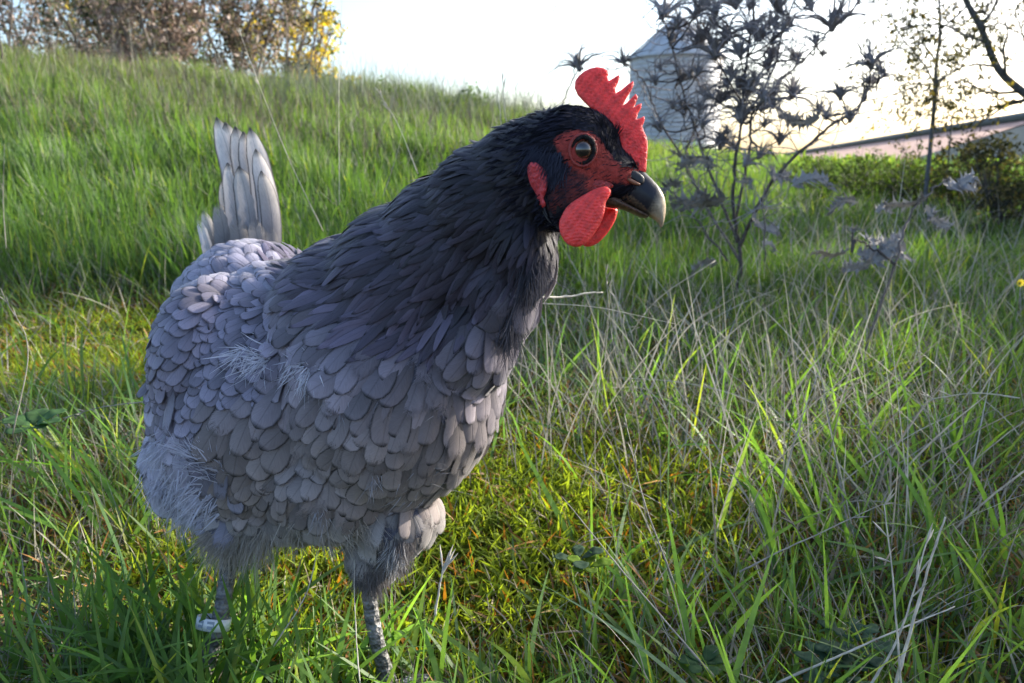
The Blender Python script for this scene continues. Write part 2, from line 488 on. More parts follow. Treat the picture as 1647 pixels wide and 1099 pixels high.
# ------------------------------------------------------------------ shed with a long pink roof
def build_shed():
    A = P(1690, 186, 12.0); B = P(1262, 251, 34.0)
    m, nt, N, Lk = new_mat('pink_roof_sheet')
    out = N('ShaderNodeOutputMaterial'); b = N('ShaderNodeBsdfPrincipled'); tc = N('ShaderNodeTexCoord')
    nz = N('ShaderNodeTexNoise'); nz.inputs['Scale'].default_value = 3; nz.inputs['Detail'].default_value = 8
    Lk(tc.outputs['Object'], nz.inputs[0])
    r = N('ShaderNodeValToRGB'); r.color_ramp.elements[0].position = .3; r.color_ramp.elements[1].position = .7
    r.color_ramp.elements[0].color = (.36, .19, .14, 1); r.color_ramp.elements[1].color = (.46, .28, .22, 1)
    Lk(nz.outputs[0], r.inputs[0]); Lk(r.outputs[0], b.inputs['Base Color']); b.inputs['Roughness'].default_value = .8
    Lk(b.outputs[0], out.inputs[0])
    t = root('long_shed', (A[0], A[1], float(terrain(A[0], A[1]))), 'long low building with a pink roof and dark ridge at the right horizon', 'shed')
    ax = unit(B - A); out_ = unit(np.cross(ax, [0, 0, 1.0]))
    if out_[1] > 0: out_ = -out_
    eave = out_ * 2.2 + np.array([0, 0, -.75])
    n = 260
    s = np.linspace(0, 1, n)
    rid = A + (B - A) * s[:, None]
    wave = .02 * np.sin(np.arange(n) * math.pi / 2)
    acc = Acc()
    V = np.concatenate([rid + np.array([0, 0, 1]) * wave[:, None], rid + eave + np.array([0, 0, 1]) * wave[:, None]])
    k = np.arange(n - 1)
    acc.add(V, np.stack([k, k + 1, k + 1 + n, k + n], -1))
    eave2 = -out_ * 2.2 + np.array([0, 0, -.75])
    V2 = np.concatenate([rid + np.array([0, 0, -.004]), rid + eave2])
    acc.add(V2, np.stack([k, k + 1, k + 1 + n, k + n], -1))
    part('roof', acc, m, t)
    acc = Acc()
    tube(acc, rid + np.array([0, 0, .04]), .09, 6, col=(.06, .075, .07))
    part('ridge_cap', acc, principled('ridge_metal', rough=.7, noise_scale=4), t)
    acc = Acc()
    for e in (eave * .92, eave2 * .92):
        q = [A + e, B + e, B + e - np.array([0, 0, 2.2]), A + e - np.array([0, 0, 2.2])]
        acc.add(q, np.array([[0, 1, 2, 3]]), col=np.tile((.5, .45, .4), (4, 1)))
    for E in (A, B):
        q = [E + eave * .92, E - np.array([0, 0, .03]), E + eave2 * .92, E + eave2 * .92 - np.array([0, 0, 2.2]), E + eave * .92 - np.array([0, 0, 2.2])]
        acc.add(q, np.array([[0, 1, 2, 3, 4]]), col=np.tile((.5, .45, .4), (5, 1)))
    part('wall', acc, principled('render_wall', rough=.9, noise_scale=3), t, smooth_shade=False)
build_shed()

# ------------------------------------------------------------------ woody plants
def grow_plant(limbs, r0, twigs, twig_len, leaf_n, leaf_size, leaf_cols, droop=0.0, up=0.4, order=2, spread=1.0, col=(.07, .055, .045), gaps=None):
    """limbs: polylines in world space. Returns (wood, leaves) accumulators"""
    wood, lv = Acc(), Acc()
    tips = []
    def branch(pts, r, level):
        pts = spline(pts, max(6, len(pts) * 3))
        if level and gaps is not None and gaps(pts[2:]).mean() > .3: return
        rr = np.linspace(r, r * .35, len(pts))
        tube(wood, pts, rr, 6 if level == 0 else 4, col=np.array(col) * rng.uniform(.8, 1.2), cap=level == 0)
        nt_ = max(2, int(twigs * (1.0 if level == 0 else .45)))
        if level >= order:
            tips.extend(pts[2:])
            return
        for _ in range(nt_):
            i = rng.integers(len(pts) // 5, len(pts)); t = unit(pts[min(i + 1, len(pts) - 1)] - pts[i - 1])
            d = unit(t * .6 + rng.normal(size=3) * .65 * spread + np.array([0, 0, up - droop]))
            L = twig_len * (.6 if level else 1.0) * rng.uniform(.5, 1.2)
            k = 4
            q = [pts[i]]
            for j in range(k):
                d = unit(d + rng.normal(size=3) * .22 + np.array([0, 0, -droop * .3]))
                q.append(q[-1] + d * L / k)
            branch(np.array(q), max(rr[i] * .5, .0012), level + 1)
    for lm, r in zip(limbs, r0): branch(np.asarray(lm), r, 0)
    tips = np.array(tips)
    if leaf_n:
        idx = rng.integers(0, len(tips), leaf_n)
        base = tips[idx] + rng.normal(size=(leaf_n, 3)) * leaf_size * .7
        if gaps is not None:
            base = base[~gaps(base)]; leaf_n = len(base)
        d = unit(rng.normal(size=(leaf_n, 3)) + np.array([0, 0, -.3 - droop]))
        sd_ = unit(np.cross(d, rng.normal(size=(leaf_n, 3))))
        cols = np.array(leaf_cols)[rng.integers(0, len(leaf_cols), leaf_n)] * rng.uniform(.7, 1.3, (leaf_n, 1))
        L = leaf_size * rng.uniform(.6, 1.5, leaf_n)
        strips(lv, base, d, rng.normal(size=(leaf_n, 3)) * .15, sd_, L, L * .5, 2, cols, cols, prof=np.array([.25, 1, .15]))
    return wood, lv

def place_plant(name, base, label, cat, group, wood, lv, leaf_mat=M_leaf, trunk='trunk', crown='crown'):
    t = root(name, base, label, cat, group)
    part(trunk, wood, M_bark, t)
    if lv.V: part(crown, lv, leaf_mat, t)
    return t

def fan_limbs(base, n, height, spread, lean=(0, 0)):
    L = []
    for k in range(n):
        a = k / n * 2 * math.pi + rng.uniform(-.4, .4)
        q = [np.array(base)]
        d = np.array([math.cos(a) * spread + lean[0], math.sin(a) * spread + lean[1], 1.0])
        for j in range(5):
            q.append(q[-1] + unit(d + rng.normal(size=3) * .18) * height / 5)
        L.append(np.array(q))
    return L

BROWN = [(.24, .175, .15), (.32, .25, .22), (.42, .35, .32), (.12, .10, .09), (.16, .17, .09)]
YEL = [(.38, .30, .05), (.45, .34, .07), (.20, .22, .06), (.42, .28, .12), (.10, .12, .04)]
GRN = [(.06, .09, .05), (.08, .11, .07), (.04, .06, .035), (.15, .15, .10)]
DRK = [(.035, .04, .03), (.05, .05, .04), (.025, .03, .02), (.10, .09, .05)]

def gz(x, y): return float(terrain(x, y))
def ground_at(px, D):
    p = P(px, 250, D); return np.array([p[0], p[1], gz(p[0], p[1]) - .02])

bg_specs = [  # px, depth, stems, height, spread, twigs, twig_len, leaves, leaf size, colours, label
    (40, 8.5, 5, 1.3, .30, 6, .35, 900, .045, BROWN, 'tree', 'sparse bluish twiggy shrub at the far left edge of the hill crest'),
    (190, 9.5, 6, 1.9, .35, 9, .5, 5200, .05, BROWN + GRN, 'tree', 'tall brown and grey-green bush left of the densest bush on the crest'),
    (270, 8.0, 7, 1.5, .45, 9, .4, 5200, .045, BROWN, 'tree', 'pinkish brown seeding bush with pale bare stems on the crest'),
    (390, 9.0, 8, 1.7, .45, 10, .42, 6000, .05, BROWN + DRK, 'tree', 'dark tangled dry bush, densest of the bushes on the crest'),
    (455, 13.0, 6, 3.2, .35, 10, .8, 6500, .08, YEL, 'tree', 'yellow leaved tree standing behind the dark bushes on the crest'),
    (110, 14.0, 6, 2.6, .35, 9, .7, 2400, .08, GRN + BROWN, 'tree', 'thin grey-green tree behind the left end of the crest'),
    (235, 15.0, 6, 3.6, .40, 10, .9, 6500, .09, GRN + YEL, 'tree', 'dull green tree behind the brown bushes on the crest'),
    (492, 7.5, 3, 1.1, .28, 7, .25, 500, .035, DRK, 'tree', 'small blackish open twiggy bush right of the yellow tree'),
]
for (px, D, ns, hgt, spr, tw, tl, ln, ls, cols, cat, lab) in bg_specs:
    b = ground_at(px, D)
    wood, lv = grow_plant(fan_limbs(b, ns, hgt, spr), [.012 * hgt] * ns, tw, tl, ln, ls, cols, spread=1.1, col=(.16, .13, .11))
    place_plant('bush' if hgt < 2 else 'tree', b, lab, 'bush' if hgt < 2 else 'tree', 'bushes and trees along the hill crest', wood, lv, M_leaf if cols is YEL else M_dryleaf)

GAPS = [(-.88, 1.48, .42, .24), (-.45, 1.25, .18, .10), (.05, .83, .24, .26), (-.24, .68, .20, .15), (.12, .62, .10, .08), (.35, 1.0, .10, .07), (.16, 1.15, .10, .08),
        (1.1, 4.2, .38, .7), (1.9, 3.4, .25, .3), (-1.6, 2.2, .25, .12), (.75, 1.45, .12, .07), (-.62, .95, .10, .06), (.9, 2.3, .25, .2)]
def crown_gaps(p):
    """openings cut in the crowns to shape the light: where along the sun's way a leaf would darken one of the bright patches of turf"""
    t = p[:, 2] / sv[2]
    gx, gy = p[:, 0] - t * sv[0], p[:, 1] - t * sv[1]
    r = np.zeros(len(p), bool)
    for (cx, cy, a, b) in GAPS:
        r |= ((gx - cx) / a) ** 2 + ((gy - cy) / b) ** 2 < 1 + .35 * np.sin(gx * 23) * np.cos(gy * 27)
    q = np.array([-.12, .62, .22]) - p                       # leaves between sun and bird are kept to hold it in shade
    al = q @ np.array(sv)
    off = np.linalg.norm(q - al[:, None] * np.array(sv)[None], axis=1)
    r &= ~(off < .21)
    r |= (gy > 2.0) & (vnoise(gx, gy, 3.3) > .42) & (gx < .6)
    return r

def vnoise(x, y, s, ph=0.0):
    return (np.sin(x * s + ph) * np.cos(y * s * 1.13 + ph * 2) + np.sin((x + y) * s * .67 + ph * 3) + np.sin((x - 1.7 * y) * s * 1.9 + ph)) / 3

# right: tree whose limb crosses the upper right corner
def right_trees():
    D = 3.3
    def line(*q): return np.array([P(a, b, d) for a, b, d in q])
    b = P(1850, 300, 3.3); b[2] = gz(b[0], b[1]) - .02
    limbs = [np.vstack([[b], line((1790, 270, D), (1700, 190, D), (1647, 150, D), (1605, 110, D), (1577, 43, D), (1553, 0, D), (1525, -70, D), (1490, -150, D))]),
             line((1700, 190, D), (1690, 60, D), (1650, -40, D), (1640, -160, D)),
             line((1605, 108, D), (1570, 104, D), (1538, 112, D), (1505, 132, D)),
             line((1577, 43, D), (1600, 10, D), (1612, -40, D), (1640, -110, D)),
             line((1790, 270, D), (1840, 120, D - .1), (1900, -60, D - .2), (1880, -300, D)),
             line((1790, 270, D), (1860, 100, D + .5), (1960, -160, D + .9), (1900, -420, D + .9)),
             line((1690, 60, D), (1720, -160, D + .6), (1780, -420, D + .9))]
    wood, lv = grow_plant(limbs, [.022, .013, .006, .008, .018, .018, .012], 13, .36, 6500, .018, DRK + [(.25, .20, .06)], spread=1.1, up=.15, col=(.10, .095, .09), gaps=crown_gaps)
    place_plant('tree', b, 'dark twiggy tree with a bare curved limb across the top right corner', 'tree', 'trees and shrubs at the right', wood, lv)
    # sapling
    D = 3.6
    b = P(1497, 262, D); b[2] = gz(b[0], b[1]) - .02
    limbs = [np.vstack([[b], line((1500, 200, D), (1503, 150, D), (1506, 100, D), (1512, 50, D), (1508, -30, D), (1500, -100, D))]),
             line((1503, 135, D), (1480, 95, D), (1450, 60, D), (1430, 10, D), (1425, -40, D)),
             line((1503, 135, D), (1530, 118, D), (1560, 80, D), (1570, 40, D)),
             line((1506, 100, D), (1480, 60, D), (1470, 20, D), (1480, -30, D)),
             line((1503, 140, D), (1470, 135, D), (1445, 148, D))]
    wood, lv = grow_plant(limbs, [.011, .005, .004, .005, .003], 11, .19, 2500, .018, DRK + [(.25, .18, .05), (.12, .12, .06)], spread=1.1, up=.2, col=(.13, .13, .14))
    place_plant('sapling', b, 'slim upright sapling with small round leaves before the pink roof', 'sapling', 'trees and shrubs at the right', wood, lv)
    D = 3.9
    b = P(1528, 270, D); b[2] = gz(b[0], b[1]) - .02
    limbs = [np.vstack([[b], line((1529, 215, D), (1530, 188, D))]), line((1530, 188, D), (1550, 168, D), (1572, 150, D)), line((1530, 188, D), (1518, 170, D), (1506, 160, D))]
    wood, lv = grow_plant(limbs, [.006, .003, .003], 5, .07, 170, .024, DRK, col=(.10, .10, .10), order=1)
    place_plant('sapling', b, 'small forked seedling just right of the slim sapling', 'sapling', 'trees and shrubs at the right', wood, lv)
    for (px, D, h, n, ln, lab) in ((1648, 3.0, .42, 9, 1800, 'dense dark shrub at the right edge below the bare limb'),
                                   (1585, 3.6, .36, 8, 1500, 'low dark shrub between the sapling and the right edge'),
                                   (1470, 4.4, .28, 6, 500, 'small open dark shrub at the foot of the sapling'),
                                   (1370, 4.4, .58, 14, 2600, 'low dark green growth added for shade on the bank at the left end of the pink roof'),
                                   (1445, 4.2, .56, 14, 2600, 'low dark green growth added for shade on the bank just left of the sapling'),
                                   (1530, 4.0, .56, 14, 2600, 'low dark green growth added for shade on the bank just right of the sapling'),
                                   (1620, 3.8, .58, 14, 2600, 'low dark green growth added for shade on the bank below the right end of the roof')):
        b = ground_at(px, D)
        wood, lv = grow_plant(fan_limbs(b, n, h, .5 if n < 14 else 2.2), [.006] * n, 7, .14, ln, .020, DRK if n < 14 else [(.03, .055, .02), (.045, .07, .025)], spread=1.1, col=(.06, .055, .05))  # the wide low growth is added: its dark leaves stand in for shaded grass
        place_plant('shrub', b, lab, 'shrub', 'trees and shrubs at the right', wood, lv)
right_trees()
for (px, D, h, ln, lab) in ((735, 5.6, .24, 1500, 'leafy dark green weed clump, largest on the crest above the neck'), (640, 5.8, .16, 800, 'smaller leafy weed clump on the crest left of the largest one'), (835, 5.4, .17, 700, 'low leafy weed clump on the crest just above the nape')):
    b = ground_at(px, D)
    wood, lv = grow_plant(fan_limbs(b, 14, h, 1.6), [.004] * 14, 5, .10, ln, .03, [(.05, .10, .03), (.07, .12, .04), (.04, .08, .03)], col=(.07, .10, .05))
    place_plant('weed', b, lab, 'weed', 'leafy weed clumps on the crest', wood, lv)

def shade_trees():
    """unseen trees added at the right to shade the hen and dapple the turf"""
    for (x, y, h, ns, tl, ln, ls, lab) in ((3.6, 2.6, 2.6, 9, .7, 5200, .055, 'leafy tree added out of view at the right for shade, nearest to the hen'),
                                           (5.6, 4.6, 3.6, 9, .9, 6500, .075, 'tall leafy tree added out of view for shade beyond the nearest one'),
                                           (4.2, .9, 2.6, 8, .7, 4200, .060, 'leafy tree added out of view for shade, nearest to the camera'),
                                           (9.5, 6.6, 5.0, 10, 1.2, 7500, .10, 'tallest of the trees added out of view for shade')):
        b = np.array([x, y, gz(x, y) - .03])
        wood, lv = grow_plant(fan_limbs(b, ns, h, .42), [.03] * ns, 9, tl, ln, ls, DRK + GRN, spread=1.1, gaps=crown_gaps)
        place_plant('tree', b, lab, 'tree', 'unseen trees added at the right for shade', wood, lv)
shade_trees()

# ------------------------------------------------------------------ the hen
HD = 0.42          # depth of the head's mid plane
def ball(px, py, d, rx, ry, rz, rot=0.0, n=3):
    """an ellipsoid: rx, ry in photo pixels at that depth, rz in metres along the view"""
    bpy_me = ICO
    V = bpy_me[0].copy()
    ca, sa = math.cos(math.radians(rot)), math.sin(math.radians(rot))
    k = d / FPX
    x = V[:, 0] * rx * k; y = V[:, 1] * ry * k; z = V[:, 2] * rz
    x, y = x * ca - y * sa, x * sa + y * ca
    return P(px, py, d) + x[:, None] * R_ + y[:, None] * U_ + z[:, None] * F_

import bmesh
_bm = bmesh.new(); bmesh.ops.create_icosphere(_bm, subdivisions=4, radius=1)
ICO = (np.array([v.co[:] for v in _bm.verts]), np.array([[v.index for v in f.verts] for f in _bm.faces]))
_bm.free()

HEN = np.array([P(470, 1050, .57)[0], .56, 0.0])
hen = root('hen', HEN, 'blue-grey hen with black neck and red comb standing in the grass', 'hen')

def build_body():
    acc = Acc()
    B = [(510, 642, .585, 254, 224, .095, 0), (635, 600, .535, 178, 220, .078, -8), (418, 520, .655, 130, 128, .08, 0),
         (352, 735, .625, 98, 100, .07, 0), (345, 572, .560, 82, 126, .058, -8), (560, 760, .56, 150, 105, .07, 0),
         (600, 535, .54, 166, 160, .066, 0), (675, 470, .51, 148, 145, .056, 0), (740, 403, .485, 128, 126, .046, 0),
         (795, 340, .46, 110, 108, .037, 0), (848, 288, .443, 94, 92, .029, 0), (885, 262, .43, 82, 80, .025, 0),
         (922, 244, .42, 78, 72, .0215, 0), (968, 275, .42, 66, 44, .0165, -20), (1005, 298, .42, 38, 24, .009, -20), (915, 315, .42, 52, 58, .019, 10),
         (832, 395, .452, 58, 80, .030, 25), (795, 465, .478, 68, 85, .040, 20), (748, 545, .50, 82, 90, .050, 12),
         (607, 880, .55, 46, 62, .03, 0), (640, 835, .545, 70, 60, .04, 20), (385, 842, .565, 52, 38, .035, 0), (470, 818, .57, 110, 46, .05, 0)]
    for b in B: acc.add(ball(*b), ICO[1])
    me = to_mesh('body_raw', acc, M_body)
    o = add_obj('body_raw', me)
    m = o.modifiers.new('r', 'REMESH'); m.mode = 'VOXEL'; m.voxel_size = .0019
    s = o.modifiers.new('s', 'SMOOTH'); s.factor = .5; s.iterations = 14
    dg = bpy.context.evaluated_depsgraph_get()
    ev = o.evaluated_get(dg).to_mesh()
    n = len(ev.vertices)
    V = np.empty(n * 3, np.float32); ev.vertices.foreach_get('co', V); V = V.reshape(-1, 3).astype(float)
    Nn = np.empty(n * 3, np.float32); ev.vertices.foreach_get('normal', Nn); Nn = Nn.reshape(-1, 3).astype(float)
    F = np.array([list(p.vertices) for p in ev.polygons if len(p.vertices) == 4])
    T = [list(p.vertices) for p in ev.polygons if len(p.vertices) == 3]
    bpy.data.objects.remove(o)
    return V, Nn, F, np.array(T, int).reshape(-1, 3)

BV, BN, BF, BT = build_body()
bvh = BVHTree.FromPolygons([Vector(v) for v in BV], [list(f) for f in BF] + [list(f) for f in BT])

def Z(pts):  # outline points noted on an enlargement of the head (2.891x, origin 800,60)
    return [(800 + x / 2.891, 60 + y / 2.891) for x, y in pts]
FACE = Z([(250, 482), (300, 445), (370, 428), (440, 440), (485, 480), (515, 530), (545, 575), (590, 595), (690, 620), (700, 660), (600, 690), (540, 680), (520, 720), (470, 720), (400, 705), (420, 650), (360, 615), (325, 590), (295, 540)])
CHEEK = Z([(325, 590), (400, 620), (430, 650), (470, 700), (470, 750), (400, 760), (320, 790), (250, 860), (225, 800), (240, 700), (235, 620), (290, 570)])

def colour_body():
    px, py, d = proj(BV)
    n = len(BV)
    C = np.zeros((n, 4)); C[:, 3] = 1
    hd = np.hypot(px - 905, py - 250)
    tone = np.interp(hd, [60, 200, 420, 700], [.010, .016, .05, .09])
    C[:, 0] = tone; C[:, 1] = tone; C[:, 2] = tone * 1.35
    nz = np.array([math.sin(a * 1.3) * math.cos(b * 1.1) for a, b in zip(px, py)])
    e = edge_dist(FACE, px, py); f = inside(FACE, px, py)
    k = np.where(f, np.clip(e / 3 + .35 + nz * .25, 0, 1), 0)[:, None]
    red = np.array([.30, .040, .032])
    C[:, :3] = C[:, :3] * (1 - k) + red * k
    e = edge_dist(CHEEK, px, py); f = inside(CHEEK, px, py)
    k = np.where(f, np.clip(e / 8, 0, 1) * (.42 + nz * .2), 0)[:, None]
    C[:, :3] = C[:, :3] * (1 - k) + np.array([.17, .022, .018]) * k
    return C
acc = Acc(); acc.add(BV, [BF] + ([BT] if len(BT) else []), col=colour_body())
part('body', acc, M_body, hen)

def hit(px, py):
    """where the line of sight through a pixel meets the body"""
    o = Vector(CAM); p = P(px, py, 1.0); dv = Vector(p - CAM).normalized()
    loc, nrm, i, dist = bvh.ray_cast(o, dv)
    if loc is None: return None, None
    return np.array(loc), np.array(nrm)

# ---- feathers
FV = np.array([0, .2, .45, .68, .84, .95, 1.0]); FU = np.array([-1, -.5, 0, .5, 1.0])
PROF = {'body': np.array([.35, .72, .95, 1.0, .86, .52, .12]), 'hackle': np.array([.5, .85, 1, .86, .58, .28, .05]),
        'plume': np.array([.4, .8, 1, .95, .8, .55, .2])}
fi, fj = np.meshgrid(np.arange(6), np.arange(4), indexing='ij')
FF = np.stack([fi * 5 + fj, fi * 5 + fj + 1, (fi + 1) * 5 + fj + 1, (fi + 1) * 5 + fj], -1).reshape(-1, 4)
FUV = np.stack(np.meshgrid(FV, (FU + 1) / 2, indexing='ij')[::-1], -1).reshape(-1, 2)

def feather(p, n, t, L, W, kind, lift, stiff, col, fray, curl=0.0, roll=0.0, h0=.0004):
    s = unit(np.cross(n, t))
    w = PROF[kind] * W / 2
    bend = rng.normal(0, .05)
    V = np.empty((7, 5, 3))
    for a, v in enumerate(FV):
        c = p + t * L * v + s * L * bend * v * v
        nc = None
        for b, u in enumerate(FU):
            q = c + s * u * w[a]
            loc, nn, _, _ = bvh.find_nearest(Vector(q), .08)
            if loc is None: loc, nn = Vector(q), Vector(n)
            g = np.array(loc) * (1 - stiff) + q * stiff
            V[a, b] = g + np.array(nn) * (h0 + lift * v + curl * v * v * v - .16 * w[a] * u * u + roll * u * w[a])
    C = np.tile(np.array([*(np.array(col) * (1.12 if kind == 'hackle' else 1.18) * np.array([1.01, .99, 1.0])), fray]), (35, 1))
    return V.reshape(-1, 3), C

HC = P(905, 250, HD)
def flow(p, px, py):
    """the way a feather's tip points at p: away from the head, more and more downwards on flank and wing"""
    d = unit(p - HC)
    down = np.array([0, 0, -1.0])
    k = float(np.clip((py - 560) / 350, 0, 1)) * .75
    if px < 470 and py > 480: k = max(k, .5 + .6 * float(smooth(430, 260, px)))
    d = d + down * k
    if px < 470 and py < 470:                      # saddle: towards the tail
        d = d * .5 + unit(P(330, 380, .72) - p) * .9
    return d

def zone(px, py):
    hd = math.hypot(px - 905, py - 250)
    cape = np.interp(px, [430, 470, 540, 610, 700, 760, 860], [430, 490, 530, 560, 565, 530, 440])
    r = rng.uniform(.82, 1.18)
    if py < cape and px > 445 - 30 * rng.random():
        k = float(np.clip((hd - 90) / 330, 0, 1))
        L = .012 + .038 * k; W = .0032 + .0052 * k
        c = np.array([.012, .011, .018]) * (1 - k) + np.array([.060, .052, .078]) * k
        edge = float(np.clip(1 - (cape - py) / 90, 0, 1))
        c = c * (1 + 1.1 * edge * rng.uniform(.2, 1.3))
        return dict(L=L * r, W=W * r, sp=.0033 + .0042 * k, kind='hackle', lift=.0010 + .0020 * k, stiff=.05, col=c * rng.uniform(.45, 1.6), fray=.45, )
    if px < 480 and py < 470:
        return dict(L=.030 * r, W=.014 * r, sp=.0076, kind='body', lift=.0032, stiff=.2, col=np.array([.215, .21, .265]) * rng.uniform(.75, 1.2), fray=.5)
    if px + rng.normal(0, 22) < 350 and py + rng.normal(0, 28) > 705:
        return dict(L=.036 * r, W=.021 * r, sp=.0105, kind='plume', lift=.005, stiff=.12, col=np.array([.33, .32, .40]) * rng.uniform(.6, 1.2) * float(.55 + .45 * smooth(350, 270, px)), fray=.60)
    if py > 830:
        return dict(L=.028 * r, W=.019 * r, sp=.0100, kind='plume', lift=.004, stiff=.10, col=np.array([.19, .175, .17]) * rng.uniform(.7, 1.5), fray=.9)
    if px < 440 and py > 450 and not (px > 330 and py > 640):
        return dict(L=.021 * r, W=.0125 * r, sp=.0068, kind='body', lift=.0035, stiff=.12, col=np.array([.175, .165, .215]) * rng.uniform(.6, 1.3), fray=.32)
    k = float(smooth(540, 740, py))
    c = np.array([.215, .195, .245]) * (1 - k) + np.array([.185, .160, .155]) * k
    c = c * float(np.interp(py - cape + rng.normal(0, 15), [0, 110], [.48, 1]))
    big = float(np.clip((px - 420) / 120, 0, 1))
    if 325 < px < 500 and 630 < py < 770: big = 1.35; c = c * .85
    return dict(L=(.025 + .008 * big) * r, W=(.0135 + .0038 * big) * rng.uniform(.8, 1.2), sp=.0066 + .0030 * big, kind='body', lift=.0040, stiff=.08, col=c * rng.uniform(.68, 1.30), fray=.46 + .4 * (rng.random() < .2))

def plumage():
    px, py, d = proj(BV)
    order = rng.permutation(len(BV))
    cell = {}
    G = .012
    spots = []
    for i in order:
        x, y = px[i], py[i]
        if x > 905 and y < 420: continue
        if inside(FACE, x, y) or (inside(CHEEK, x, y)): continue
        hdist = math.hypot(x - 905, y - 250)
        if hdist < 70: continue
        z = zone(x, y)
        key = tuple((BV[i] // G).astype(int))
        ok = True
        for a in (-1, 0, 1):
            for b in (-1, 0, 1):
                for c in (-1, 0, 1):
                    for q, s in cell.get((key[0] + a, key[1] + b, key[2] + c), ()):
                        if np.sum((q - BV[i]) ** 2) < (min(s, z['sp'])) ** 2: ok = False; break
                    if not ok: break
                if not ok: break
            if not ok: break
        if not ok: continue
        cell.setdefault(key, []).append((BV[i], z['sp']))
        spots.append((i, z))
    rows = []
    for i, z in spots:
        n = BN[i]; x, y = px[i], py[i]
        t = flow(BV[i], x, y)
        t = t - n * (t @ n)
        if np.linalg.norm(t) < .05: continue
        t = unit(t)
        s = np.cross(n, t)
        messy = .17 if z['kind'] != 'plume' else .3
        t = unit(t + s * rng.normal(0, messy))
        lift = z['lift'] * rng.uniform(.75, 1.3)
        if rng.random() < .05: lift *= 1.8
        if x > 620 and y > 560: lift *= .6
        V, C = feather(BV[i] - t * z['L'] * .5, n, t, z['L'], z['W'], z['kind'], lift, z['stiff'], z['col'], z['fray'] * rng.uniform(.5, 1.4),
                       curl=rng.normal(0, .0008), roll=rng.normal(0, .16))
        face = float(n @ unit(CAM - BV[i]))
        rows.append((z['L'] * z['W'] * max(face, 0) / d[i] ** 2 * (z['kind'] == 'body' or z['L'] > .044), V, C, z['kind']))
    rows.sort(key=lambda r: -r[0])
    off = HEN
    for k, (sc, V, C, kind) in enumerate(rows[:296]):
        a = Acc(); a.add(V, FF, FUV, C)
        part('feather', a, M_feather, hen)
    a = Acc()
    for sc, V, C, kind in rows[296:]: a.add(V, FF, FUV, C)
    part('plumage', a, M_feather, hen, kind='stuff')
    print('feathers', len(rows))
plumage()

# ---- short black head feathers, bristles on the face
def head_feathers():
    px, py, d = proj(BV)
    sel = np.where((np.hypot(px - 925, py - 262) < 125) & (px < 1030))[0]
    sel = rng.choice(sel, min(14000, len(sel)), replace=False)
    base, dirs, nrm, L, W, col = [], [], [], [], [], []
    for i in sel:
        x, y = px[i], py[i]
        red = inside(FACE, x, y); ck = inside(CHEEK, x, y)
        if red and (rng.random() < .70 or edge_dist(FACE, x, y) > 18 + 12 * rng.random()): continue
        if ck and rng.random() < .35: continue
        if math.hypot((x - 936), (y - 241)) < 24: continue
        n = BN[i]
        t = unit(P(x - 60, y + 14 + max(0, (y - 240)) * .25, d[i]) - BV[i])
        if x > 960 and y < 262 and not red: t = unit(P(x - 14, y - 40, d[i]) - BV[i])
        t = unit(t - n * (t @ n) + n * .16 + rng.normal(size=3) * .12)
        base.append(BV[i]); dirs.append(t); nrm.append(n)
        s = .45 if (red or ck) else 1.0
        L.append(rng.uniform(.005, .0095) * s * (.45 if (x > 925 and y < 265) else 1)); W.append(rng.uniform(.0009, .0017) * (.4 if (red or ck) else 1))
        col.append(np.array([.012, .012, .020]) * rng.uniform(.5, 2.2))
    base, dirs, nrm, col = map(np.array, (base, dirs, nrm, col))
    side = unit(np.cross(nrm, dirs) + rng.normal(size=base.shape) * .2)
    a = Acc(); strips(a, base, dirs, -nrm * .12, side, L, W, 3, col, col * 1.3)
    part('head_feathers', a, M_down, hen, kind='stuff')
head_feathers()

def tuft(a, spots, N, L, W, spread, col, wob=.25):
    """loose down: N strands rooted round each spot (px, py, dx, dy in the picture's directions, out)"""
    for (x, y, rad, dx, dy, out) in spots:
        b, dr, nn = [], [], []
        for _ in range(N):
            q, n = hit(x + rng.normal() * rad, y + rng.normal() * rad)
            if q is None: continue
            t = dx * R_ - dy * U_
            t = unit(unit(t) + n * out + rng.normal(size=3) * spread)
            b.append(q - n * .001); dr.append(t); nn.append(n)
        if not b: continue
        b, dr, nn = map(np.array, (b, dr, nn)); m = len(b)
        c = np.array(col) * rng.uniform(.75, 1.2, (m, 1))
        strips(a, b, dr, rng.normal(size=(m, 3)) * wob + np.array([0, 0, -.12]), unit(np.cross(dr, unit(CAM - b)) + rng.normal(size=(m, 3)) * .3),
               L * rng.uniform(.5, 1.2, m), W * rng.uniform(.6, 1.4, m), 4, c * .85, c)

a = Acc()
LAV = (.60, .59, .68); CREAM = (.40, .36, .32); GREY = (.17, .155, .155)
tuft(a, [(400, 560, 6, -.4, .8, .5), (495, 588, 6, .3, .6, .5), (470, 575, 8, .6, .4, .4), (430, 575, 8, -.6, .3, .4)], 210, .017, .0008, .45, (.72, .71, .78))
tuft(a, [(345, 770, 12, -.1, -1, .5), (325, 745, 10, -.3, -.8, .5), (335, 800, 14, -.6, .3, .25), (300, 790, 16, -.4, .9, .15), (268, 760, 14, -.3, .9, .12), (262, 710, 10, -.5, .8, .15), (300, 830, 16, .3, 1, .12)], 150, .020, .0009, .22, LAV)
tuft(a, [(395, 868, 10, -.15, 1, .2), (368, 862, 9, -.3, 1, .2), (420, 864, 10, 0, 1, .2), (350, 850, 8, -.5, 1, .2)], 260, .022, .0005, .2, CREAM)
tuft(a, [(520, 862, 10, .5, .7, .2), (560, 862, 12, .6, .7, .2), (590, 850, 12, .5, .8, .2), (470, 860, 12, 0, 1, .2)], 110, .015, .0005, .3, CREAM)
